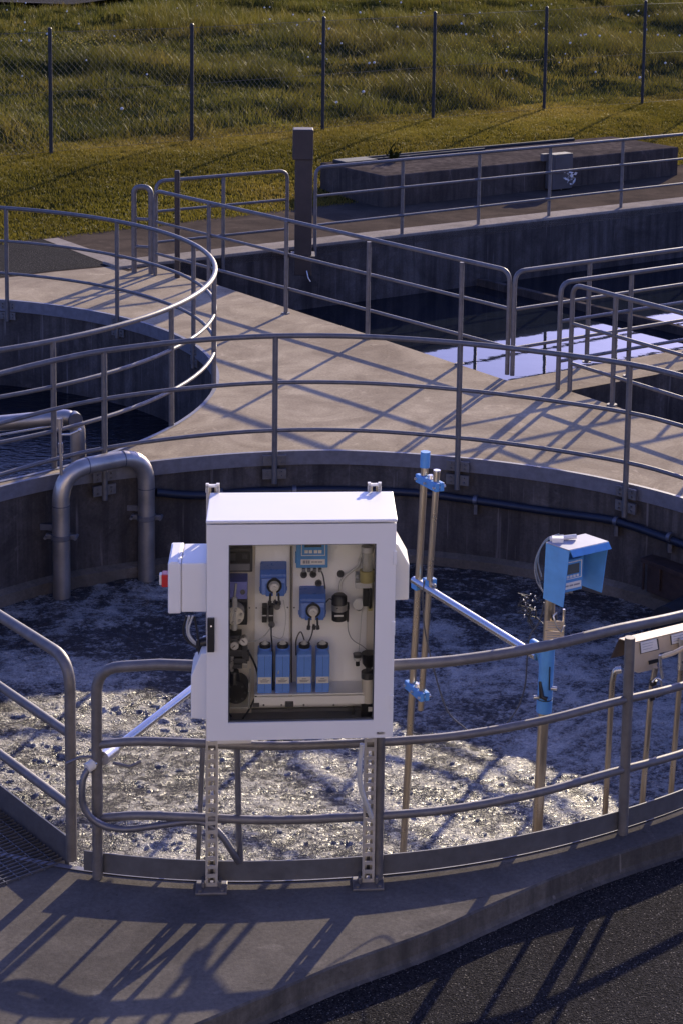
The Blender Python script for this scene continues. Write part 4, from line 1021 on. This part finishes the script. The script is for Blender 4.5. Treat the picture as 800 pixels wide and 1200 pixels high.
# funnel cups and filter
k0 = part(MB().tube([L(418.5,770,YP-.07), L(418.5,766,YP-.07)], [.019,.022], 16), 'small_funnel', M['dark']); part(MB().tube([L(418.7,780,YP-.07), L(418.6,774,YP-.07)], .010, 12), 'funnel_spout', M['black'], k0); part(MB().tube([L(418.6,774,YP-.07), L(418.5,770,YP-.07)], [.016,.021], 14), 'funnel_ring', M['clearhose'], k0)
k1 = part(MB().tube([L(432,781,YP-.11), L(432,777,YP-.11), L(432,765,YP-.11)], [.020,.032,.036], 18), 'funnel_cup', M['black'])
part(MB().tube([L(431,788,YP-.11), L(431.5,782,YP-.11)], [.013,.014], 12), 'funnel_spout', M['dark'], k1)
fi = part(MB().tube([L(431,822,YP-.12), L(431,794,YP-.12)], .031, 20), 'filter_cartridge', M['beige']); part(MB().tube([L(431,794,YP-.12), L(431,787,YP-.12)], .034, 18), 'filter_cap', M['dark'], fi); part(MB().tube([L(431,842,YP-.12), L(431,822,YP-.12)], .034, 18), 'filter_base', M['black'], fi); part(pbox(MB(), 431,829,436,834, YP-.158, YP-.154), 'filter_tag', M['print'], fi)
# tubes
def htube(pts, r, mat, y=YP-.06): return part(MB().tube(cpath([L(*(q if len(q) == 3 else (*q, y))) for q in pts]), r, 6), 'tube', M[mat])
htube([(427,640),(422,655),(419,664),(408,672),(400,681),(398,692)], .007, 'clearhose', YP-.03)
htube([(376,668),(379,676),(381,690)], .0035, 'dark'); htube([(382,706),(386,702),(390,703)], .003, 'dark')
htube([(407,728),(408,740),(413,750),(424,757),(430,762)], .002, 'grey'); htube([(424,712),(422,740),(420,764)], .002, 'clearhose')
htube([(347,768),(347,752),(350,743),(353,741),(356,748),(358,756)], .0035, 'dark'); htube([(360,756),(365,745),(367,735),(367,729)], .0035, 'dark')
htube([(290,752),(300,751),(310,745),(318,735)], .003, 'clearhose'); htube([(318,733),(318,745),(319,760),(320,813)], .0035, 'navy', YP-.09)
htube([(290,762),(297,775),(302,790),(302,810),(297,822),(290,835),(283,845)], .005, 'navy', YP-.10); htube([(332,703),(335,720),(334,735),(330,748),(318,745)], .0018, 'clearhose')
htube([(341.3,640),(341.3,720),(342,815)], .0025, 'black', YP-.006); htube([(268,836),(276,845),(282,842)], .005, 'navy', -.2)
# ---------------------------------------------------------------- blue canisters standing on the tray
def bottle(u0, u1, label):
    yf = -.296; p, q = L(u0,813,yf), L(u1,768,yf); w_ = q.x-p.x; h = q.z-tz-.001; dp = .118; cx = (p.x+q.x)/2
    r = root('blue_canister', MC@Vector((cx, yf+dp/2, tz+.001)), label, 'canister', 'blue canisters on the tray', YAW)
    sh = .012
    m = MB(); a = w_/2; b_ = dp/2; vs = [(-a,-b_,0),(a,-b_,0),(a,b_,0),(-a,b_,0),(-a,-b_,h),(a,-b_,h),(a,b_,h),(-a,b_,h),(-a*.72,-b_*.62,h+sh),(a*.72,-b_*.62,h+sh),(a*.72,b_*.8,h+sh),(-a*.72,b_*.8,h+sh)]
    m.add(vs, [(3,2,1,0),(0,1,5,4),(1,2,6,5),(2,3,7,6),(3,0,4,7),(4,5,9,8),(5,6,10,9),(6,7,11,10),(7,4,8,11),(8,9,10,11)])
    bo = m.build('body', M['bottle'], r, True, .006)
    part(MB().box((-.0012,-b_-.0015,h*.04), (.0012,-b_,h*.98)), 'mould_seam', M['pblue'], bo)
    zc_ = h+sh; part(MB().tube([(0,0,zc_),(0,0,zc_+.006)], .030, 18), 'neck_ring', M['bottle'], bo)
    cp = part(MB().tube([(0,0,zc_+.004),(0,0,zc_+.023)], .027, 18), 'cap', M['black'], r)
    part(MB().tube([(0,0,zc_+.023),(0,0,zc_+.028),(0,0,zc_+.038)], [.018,.015,.006], 12), 'cap_fitting', M['clearhose'], cp)
    z0_, z1_ = h*.26, h*.43; lb = part(MB().box((-a*.90,-b_-.0022,z0_), (a*.90,-b_-.0002,z1_)), 'label', M['print'], r)
    m = MB(); hh = z1_-z0_
    for f, wf, c_ in ((.72,.28,.0),(.48,.62,.02),(.30,.5,-.05)): m.box((a*(c_-wf),-b_-.0028,z0_+hh*f-.0016), (a*(c_+wf),-b_-.0022,z0_+hh*f+.0016))
    part(m, 'label_print', M['ink'], lb)
    return r, Vector((cx, yf+dp/2, tz+zc_+.04))
b1_, t1 = bottle(301.5,319, 'blue canister at the left end of the row, beside the black compressor')
b2_, t2 = bottle(322.5,340, 'second blue canister from the compressor, pale straight tube slanting from its cap')
b3_, t3 = bottle(347.5,365.5, 'third blue canister in the row, with two dark tubes looping into its cap')
b4_, t4 = bottle(369.5,386.5, 'blue canister at the open end of the row, no tube in its cap')
part(MB().tube([MCi@(ORG[b2_.name]@Vector((.004,0,.24))), L(326,790,-.30)], .003, 6), 'tube', M['clearhose'])

# ================================================================== POLES, HOODS AND INSTRUMENTS in the tank
YPOLE = P(640,996).y+.36; YA = P(487,682,PY(636,775,YPOLE).z).y
lance = root('probe_lance', PY(472,1000,YA), 'pair of slim brassy steel tubes clamped with blue blocks, blue cap on the taller one', 'probe')
A_ = lambda u, v: PY(u, v, YA)
at_, ab_ = A_(498,533), A_(472,1000); ab2 = at_+(ab_-at_)*1.14
MB().tube([at_, ab2], .0215, 14).build('tall_tube', M['warm_steel'], lance)
bt_, bb_ = PY(511.5,553,YA-.11), PY(492.5,832,YA-.11)
MB().tube([bt_, bb_], .019, 14).build('short_tube', M['warm_steel'], lance)
ad = (at_-ab_).normalized()
MB().tube([at_-ad*.075, at_+ad*.02], .029, 16).build('blue_cap', M['lblue'], lance, bevel=.003)
MB().tube([bt_-ad*.0, bt_+ad*.012], .021, 14).build('tube_plug', M['silver'], lance)
def lerp_at(a, b, z): return a+(b-a)*((z-a.z)/(b.z-a.z))
def clampblock(zc, wv_=.030, hz=.026):
    pa, pb = lerp_at(at_, ab_, zc), lerp_at(bt_, bb_, zc); dv = (pb-pa); dv.z = 0; ln = dv.length; ang = math.atan2(dv.y, dv.x)
    Mx = Matrix.Translation(pa) @ Matrix.Rotation(ang, 4, 'Z')
    c = MB().box((-.05,-wv_,-hz), (ln+.045,-.003,hz), Mx).box((-.05,.003,-hz), (ln+.045,wv_,hz), Mx).build('clamp', M['lblue'], lance, bevel=.004)
    m = MB()
    for x in (-.036, ln*.5, ln+.034): m.tube([Mx@Vector((x,-wv_-.012,0)), Mx@Vector((x,wv_+.012,0))], .009, 8)
    m.tube([Mx@Vector((ln*.55,0,hz)), Mx@Vector((ln*.55,0,hz+.022))], [.02,.014], 10); m.build('clamp_bolt', M['silver'], c)
clampblock(PY(505,565,YA-.05).z); clampblock(PY(490,809,YA-.05).z)
# arm and the pole with the blue hood
pt_, pb_ = PY(645,690,YPOLE), PY(629,975,YPOLE); pb2 = pt_+(pb_-pt_)*1.85
hoodr = root('sensor_stand', PY(630,975,YPOLE), 'blue sheet metal sunhood over a small blue controller on a bronze toned steel pole with side arm', 'instrument stand')
MB().tube([pt_+(pt_-pb_).normalized()*.02, pb2], .029, 16).build('pole', M['warm_steel'], hoodr)
aj = lerp_at(pt_, pb_, PY(636,775,YPOLE).z); az_ = aj.z
an_ = A_(490,684); aend = PY(484.5,680,YA+.02); 
arm = MB().tube([aj+Vector((-.05,.06,0)), aend], .0235, 16).build('arm', M['inox'], hoodr)
MB().tube([aend+(aend-aj).normalized()*.0, aend+(aend-aj).normalized()*.006], .0225, 16).build('arm_cap', M['dark'], arm)
adir = (aend-aj).normalized()
# blue sleeve with socket
sl0, sl1 = lerp_at(pt_, pb_, PY(640,757,YPOLE).z), lerp_at(pt_, pb_, PY(637,833,YPOLE).z)
slv = MB().tube([sl0, sl1], .041, 18).build('sleeve', M['lblue'], hoodr)
sdir = (sl1-sl0).normalized(); sl = (sl1-sl0).length
m = MB(); m.tube([sl0+sdir*sl*.12, sl0+sdir*sl*.12+adir*.14], .034, 16); m.build('arm_socket', M['lblue'], slv)
m = MB(); q0, q1 = sl0+sdir*.02+adir*.02, sl0+sdir*sl*.58+adir*.02
m.add([q0+adir*.11+Vector((0,-.020,0)), q0+Vector((0,-.020,0)), q1+Vector((0,-.020,0)), q0+adir*.11+Vector((0,.020,0)), q0+Vector((0,.020,0)), q1+Vector((0,.020,0))], [(0,1,2),(5,4,3),(0,2,5,3),(0,3,4,1),(1,4,5,2)]); m.build('gusset', M['lblue'], slv)
m = MB(); m.tube([sl0+sdir*sl*.80, sl0+sdir*sl*.815], .0425, 18); m.box(tuple(sl0+sdir*sl*.33+Vector((.014,-.046,-.11))), tuple(sl0+sdir*sl*.33+Vector((.020,-.038,.02)))); m.build('split_line', M['black'], slv)
m = MB(); qv = sl0+sdir*sl*.68; m.tube([qv+Vector((-.03,-.03,.06)), qv+Vector((-.02,-.045,-.02)), qv+Vector((.01,-.05,-.03))], [.008,.014,.012], 8); m.build('clamp_lever', M['black'], slv)
m = MB()
for f, sx in ((.78,-1),(.64,1),(.0,-1),(.0,1)): q = sl0+sdir*sl*f; m.tube([q+Vector((sx*.03,-.02,.005)), q+Vector((sx*.062,-.025,.005))], .011, 8)
m.build('sleeve_bolt', M['silver'], slv)
c_ = sl0+sdir*sl*.83; MB().tube([c_, sl1+sdir*.004], .0425, 18).build('collar', M['lblue'], slv, bevel=.002)
# clamp of the lance on the arm
for cc_, w_ in ((A_(489.5,685), .034), (PY(503,683,YA-.09), .034)):
    m = MB(); Mx = Matrix.Translation(cc_) @ Matrix.Rotation(math.atan2(adir.y, adir.x), 4, 'Z'); m.box((-.03,-.032,-.026), (.03,-.003,.028), Mx).box((-.03,.003,-.026), (.03,.032,.028), Mx); o = m.build('clamp', M['lblue'], lance, bevel=.004)
    MB().tube([Mx@Vector((.06,0,.0)), Mx@Vector((-.06,0,.0))], .012, 8).build('clamp_bolt', M['silver'], o)
# the hood: three bent plates, open to the front
ZH = PY(669,646,YPOLE-.20).z
FL, FR, BL_ = P(669,646,ZH), P(714,636,ZH), P(640,636,ZH); ex = (FR-FL); ey = (BL_-FL); wH, dH = ex.length, ey.length; ex.normalize(); ey.normalize()
def hh(x, y, z): q = FL+ex*x+ey*y; return Vector((q.x, q.y, ZH+z))
def plate(pts, nrm, t, name, mat, par): 
    n = len(pts); m = MB(); m.add([p for p in pts]+[p+nrm*t for p in pts], [list(range(n)), list(range(n, 2*n))[::-1]]+[[(i+1)%n, i, i+n, (i+1)%n+n] for i in range(n)]); return m.build(name, mat, par)
Zv = Vector((0,0,1)); hd = -.31
M['hoodtop'] = simple('pale_grey_blue', (.36,.37,.43), .55, 0, .08, 12)  # hood top paler and greyer than the side plates
hp0 = plate([hh(-.004,.012,0), hh(wH+.004,.012,0), hh(wH+.004,dH,0), hh(-.004,dH,0)], Zv, .004, 'hood_top', M['hoodtop'], hoodr)
plate([hh(0,.010,-.002), hh(0,dH,-.002), hh(.0,dH*1.05,hd), hh(.0,dH*.24,hd-.01)], -ex, .004, 'hood_side', M['lblue'], hoodr)
plate([hh(wH,.010,-.002), hh(wH,dH*.26,hd+.02), hh(wH,dH*1.05,hd+.02), hh(wH,dH,-.002)], ex, .004, 'hood_side', M['lblue'], hoodr)
plate([hh(.0,.010,.002), hh(wH,.010,.002), hh(wH,-.012,-.030), hh(.0,-.012,-.030)], -ey, .004, 'hood_lip', M['lblue'], hoodr)
plate([hh(0,dH,-.004), hh(wH,dH,-.004), hh(wH,dH,-.24), hh(0,dH,-.24)], ey, .004, 'hood_back', M['lblue'], hoodr)
q_ = pt_+(pt_-pb_).normalized()*.0; hb_ = hh(.06,dH-.006,-.20); MB().tube([q_, Vector((q_.x,q_.y,hb_.z)), hb_], .02, 10).build('mount_bracket', M['galv_d'], hoodr)
# transmitter inside
n_h = ex.cross(Zv).normalized(); 
if n_h.dot(EYE-FL) < 0: n_h = -n_h
yT = dH*.52
def onp(u, v, y):
    o = hh(0, y, 0); d = ray(u, v); t = (o-EYE).dot(n_h)/d.dot(n_h); q = EYE+d*t-o; return q.dot(ex), q.z
x1, z1 = onp(683,653,yT); x0_, z0_ = onp(683,690,yT); z1 = min(z1, -.035); xl = x1-.135
def tbox(mb, xa, xb, za, zb_, ya, yb):
    pts = [hh(x,y,z) for x in (xa,xb) for y in (ya,yb) for z in (za,zb_)]
    mb.add(pts, [(0,1,3,2),(4,6,7,5),(0,4,5,1),(2,3,7,6),(0,2,6,4),(1,5,7,3)]); return mb
tm = tbox(MB(), xl, x1, z0_, z1, yT, yT+.10).build('controller', M['lblue'], hoodr, bevel=.004)
hT = z1-z0_
def tface(name, xa, xb, za, zb_, dy, mat, par): return tbox(MB(), xl+(x1-xl)*xa, xl+(x1-xl)*xb, z0_+hT*za, z0_+hT*zb_, yT-dy, yT-dy+.003).build(name, mat, par)
m = MB()
for xa, xb, za, zb_ in ((.06,.09,.40,.94),(.91,.94,.40,.94),(.06,.94,.92,.945),(.06,.94,.40,.42)): tbox(m, xl+(x1-xl)*xa, xl+(x1-xl)*xb, z0_+hT*za, z0_+hT*zb_, yT-.002, yT)
m.build('keypad_frame', M['print'], tm)
tface('screen', .2,.8,.56,.86,.003,M['screen'],tm)
for k in range(4): tface('button', .2+.16*k,.31+.16*k,.45,.52,.004,M['print'],tm)
lb = tface('label', .08,.92,.10,.30,.003,M['print'],tm); m = MB()
for xa, xb in ((.14,.30),(.34,.52),(.56,.84)): tbox(m, xl+(x1-xl)*xa, xl+(x1-xl)*xb, z0_+hT*.18, z0_+hT*.23, yT-.0045, yT-.003)
m.build('label_print', M['ink'], lb)
m = MB()
for f in (.2,.4,.6,.8): q = hh(xl+(x1-xl)*f, yT+.05, z0_); m.cyl(q-Vector((0,0,.03)), q, .010, n=8)
m.build('gland', M['grey'], tm)
# cables on the hood
q = hh(.03,dH-.02,.0); m = MB(); m.box(tuple(q+Vector((-.01,-.01,.0))), tuple(q+Vector((.05,.03,.028)))); m.tube([q+Vector((-.02,.02,.012)), q+Vector((.12,.05,.02))], .013, 8); m.build('cable_clip', M['print'], hp0)
for k, uv in enumerate((((655,626),(640,632),(630,648),(626,665),(629,682),(636,694)), ((650,628),(637,636),(629,652),(628,668),(634,690)), ((660,627),(643,630),(633,642),(630,658),(634,676)))):
    MB().tube(cpath([PY(u, v, YPOLE+.09+.02*k) for u, v in uv]), .0045, 6).build('cable', M['grey'], hoodr)
MB().tube(cpath([PY(u, v, YPOLE+.05) for u, v in ((637,706),(634,722),(629,733),(622,742),(618,760),(616,795),(612,815),(603,835),(585,855),(560,862),(540,850),(525,835),(515,810),(503,765),(497,735),(495,700),(497,680))]), .004, 6).build('long_cable', M['dark'], hoodr)
m = MB()
for k in range(16):
    u, v = 615+rng.uniform(-3,14), 695+rng.uniform(0,28); p = PY(u, v, YPOLE+.07); m.tube([p, p+Vector((rng.normal(0,.025), rng.normal(0,.02), rng.normal(-.03,.03))), p+Vector((rng.normal(0,.03), rng.normal(0,.02), rng.normal(-.06,.03)))], [.003,.004,.002], 5)
m.build('tangled_wire', M['black'], hoodr)
m = MB()
for k in range(14):
    u, v = 615+rng.uniform(-3,14), 695+rng.uniform(0,30); m.ball(PY(u, v, YPOLE+.06), .005, 6)
m.build('wire_clip', M['silver'], hoodr)
# tag plates on the pole
for (u0,v0,u1,v1) in ((638.5,728,660.5,738.5),(637.5,740,660,750)):
    a, b = PY(u0,v1,YPOLE-.045), PY(u1,v0,YPOLE-.045); tg_ = MB().box((a.x,a.y-.002,a.z), (b.x,a.y+.002,b.z)).build('tag_plate', M['tan'], hoodr); m = MB()
    for f in (.3,.55,.8): m.box((a.x+.012,a.y-.003,a.z+(b.z-a.z)*f-.0015), (b.x-.018,a.y-.002,a.z+(b.z-a.z)*f+.0015))
    m.build('tag_print', M['ink'], tg_)
m = MB(); a = PY(660.5,714,YPOLE); b = PY(659,748,YPOLE); m.tube([a, b], .007, 6); m.tube([PY(652,718,YPOLE-.05), PY(648,722,YPOLE-.07), PY(652,735,YPOLE-.07), PY(657,741,YPOLE-.07), PY(661,733,YPOLE-.06)], .005, 6); m.build('tag_bracket', M['silver'], hoodr)
MB().tube([PY(649,720,YPOLE-.04), PY(649,727,YPOLE-.05)], .016, 8).build('strap_buckle', M['black'], hoodr)
# tan instrument hood at the right
YI = P(755,960).y+.32; zI = PY(741,754,YI).z
tanr = root('sensor_hood', P(752,950,-.05), 'beige sheet hood with two pale labels on a thin pole behind the railing', 'instrument')
fl_, fr_, bl_ = P(741,754,zI), P(832,732,zI), P(725,749,zI); br_ = fr_+(bl_-fl_); exI = (fr_-fl_).normalized(); nI = Vector((exI.y, -exI.x, 0))
def onv(u, v, base, off=0.0):
    d = ray(u, v); b_ = base+nI*off; t = (b_-EYE).dot(nI)/d.dot(nI); return EYE+d*t
plate([fl_, fr_, br_, bl_], Vector((0,0,1)), .004, 'top_plate', M['tan'], tanr)
fp = plate([onv(u,v,fl_) for u, v in ((741,754.5),(741.5,783),(743.5,787.5),(747,789),(766,784.5),(769.5,781),(771,768),(773,765.5),(800,759.5),(832,752),(832,732.5))], -nI, .004, 'front_plate', M['tan'], tanr)
plate([onv(u,v,bl_) for u, v in ((725,749.5),(715,772),(806,750),(818,727))], -nI, .004, 'back_plate', M['pillar'], tanr)  # dark brown paint puts the shade inside the hood into the colour
for uv in (((750,753),(768.5,748.5),(770.5,760.5),(751,765.5)), ((786,744.5),(806,739.5),(807,750.5),(787,755))):
    lb = plate([onv(u,v,fl_,.004) for u, v in uv], nI, .003, 'label', M['print'], tanr); m = MB()
    plate([onv(uv[0][0]-1,uv[0][1]+.5,fl_,.002), onv(uv[1][0]+2,uv[1][1],fl_,.002), onv(uv[2][0]+1.5,uv[2][1]+.7,fl_,.002), onv(uv[3][0]-1,uv[3][1]+.8,fl_,.002)], nI, .003, 'label_holder', M['dark'], tanr)
    for f in (.25,.5,.75):
        A = onv(*[uv[0][i]*(1-f)+uv[3][i]*f for i in (0,1)], fl_, .008); B = onv(*[uv[1][i]*(1-f)+uv[2][i]*f for i in (0,1)], fl_, .008); m.tube([A.lerp(B,.12), A.lerp(B,.85-.2*f)], .0013, 4)
    m.build('label_print', M['ink'], lb)
plate([onv(u,v,fl_,.005) for u, v in ((759.5,774.5),(770.5,772),(771,776),(760,779))], nI, .003, 'black_tag', M['black'], tanr)
YQ = YI-.02
MB().tube([PY(768,782,YQ), PY(763,805,YQ), PY(751,955,YQ), PY(745,1030,YQ)], .0165, 12).build('pole', M['warm_steel'], tanr)
MB().tube([PY(765.5,797,YQ), PY(764.5,803,YQ)], .021, 12).build('pole_collar', M['black'], tanr)
MB().tube(cpath([PY(764,800,YQ-.03), PY(769,795,YQ-.03), PY(774,798,YQ-.03), PY(775,806,YQ-.02), PY(773,812,YQ)]), .006, 8).build('cable_loop', M['silver'], tanr)
MB().tube([PY(773,768,YQ), PY(774,784,YQ), PY(776,795,YQ)], .009, 8).build('connector', M['silver'], tanr)
MB().tube([PY(775,770,YQ), PY(790,765,YQ), PY(800,760,YQ), PY(830,752,YQ)], .013, 10).build('side_pipe', M['tan'], tanr)
m = MB()
for u, v in ((762,815),(769,811)): c = PY(u, v, YI-.27); m.tube([c+Vector((-.012,0,-.004)), c+Vector((.012,.005,.004))], .032, 12)
m.build('rail_clip', M['black'], tanr)
for (uv, lab) in ((((727,785),(720,786),(717,800),(708.5,955),(704,1030)), 'short bronze toned steel pipe with a bent open top standing in the foam by the railing post'), (((799,752),(797,790),(786,928),(779,1020)), 'thin bronze toned steel pipe at the picture edge with a silver elbow at its top')):
    pts_ = [PY(u, v, YI-.04 if uv[0][0] < 760 else YI+.15) for u, v in uv]; r = root('standing_pipe', pts_[-2], lab, 'pipe', 'bronze pipes at the rim')
    MB().tube(fillet(pts_, .03, 5), .0165, 12).build('pipe', M['warm_steel'], r)
    MB().tube([pts_[0]+(pts_[0]-pts_[1])*.1, pts_[0].lerp(pts_[1], .85)], .0195, 12).build('elbow_fitting', M['silver'], r)
# hand tube, clamp and corrugated hose at the left end post
YN = P(114,1016).y-.03; cl_ = PY(127,884,YN-.03); tube_a = PY(107,897,YN-.10); tdir = (PY(225,808,YN+.75)-cl_).normalized()
hand = root('sampling_arm', Vector((cl_.x, cl_.y, 0)), 'polished steel tube clamped to the railing end post, reaching out over the foam', 'tube')
MB().tube([tube_a, cl_, cl_+tdir*1.9], .0235, 16).build('arm_tube', M['inox'], hand)
m = MB(); m.tube([cl_-tdir*.05, cl_+tdir*.05], .036, 16); pq = P(113,1012); pz = cl_.z; m.tube([cl_, Vector((tops[0].x if False else P(113,783,1.1).x, P(113,783,1.1).y, pz))], .026, 12); cw_ = m.build('clamp', M['silver'], hand)
m = MB(); m.tube([cl_+Vector((-.03,-.03,.0)), cl_+Vector((-.13,-.05,.005)), cl_+Vector((-.20,-.05,-.03))], .008, 8); m.tube([cl_+Vector((.03,-.03,-.03)), cl_+Vector((.12,-.05,-.04)), cl_+Vector((.17,-.03,-.02))], .008, 8); m.build('clamp_lever', M['galv_d'], cw_)
MB().tube([tube_a+(tube_a-cl_).normalized()*.028, tube_a.lerp(cl_,.12)], .0265, 14).build('hose_coupling', M['ivory'], hand)
hs_pts = cpath([PY(u, v, y) for u, v, y in ((104,901,YN-0.110),(98,912,YN-0.130),(96,928,YN-0.140),(98,945,YN-0.140),(108,960,YN-0.140),(125,969,YN-0.140),(150,972,YN-0.140),(190,967,YN-0.130),(225,963,YN-0.130),(245,967,YN-0.135),(260,980,YN-0.135),(272,998,YN-0.130),(281,1012,YN-0.100))])
hs_pts = [p for p in hs_pts]; dense = []
for a, b in zip(hs_pts, hs_pts[1:]):
    k = max(1, int((b-a).length/.005)); dense += [a.lerp(b, i/k) for i in range(k)]
MB().tube(dense, [.0165+(.0022 if i%2 else -.0012) for i in range(len(dense))], 10).build('corrugated_hose', M['galv_d'], hand)
dr = root('drain_hose', PY(282,1010,YN+-0.100), 'dark upright hose hanging below the cabinet against the toe plate', 'hose')
MB().tube(cpath([PY(278,872,YN+-0.110), PY(279,920,YN+-0.110), PY(280,970,YN+-0.110), PY(282,1010,YN+-0.100)]), .0155, 10).build('hose', M['galv_d'], dr)
dp_ = root('thin_pole', PY(233,1004,YN+0.300), 'thin dark pole in the foam just behind the left cabinet strut', 'pole')
MB().tube([PY(238,872,YN+0.300), PY(232.5,1004,YN+0.300), PY(231,1060,YN+0.300)], .013, 10).build('shaft', M['galv_d'], dp_)
wh = root('white_hose', PY(446,1005,YN+0.050), 'milky flexible hose hanging from the cabinet into the tank beside the right strut', 'hose')
MB().tube(cpath([PY(424,872,YN+-0.240), PY(421,900,YN+-0.230), PY(423,925,YN+-0.180), PY(432,950,YN+-0.100), PY(441,975,YN+0.000), PY(447,1005,YN+0.120), PY(450,1040,YN+0.200)]), .013, 10).build('hose', M['clearhose'], wh)
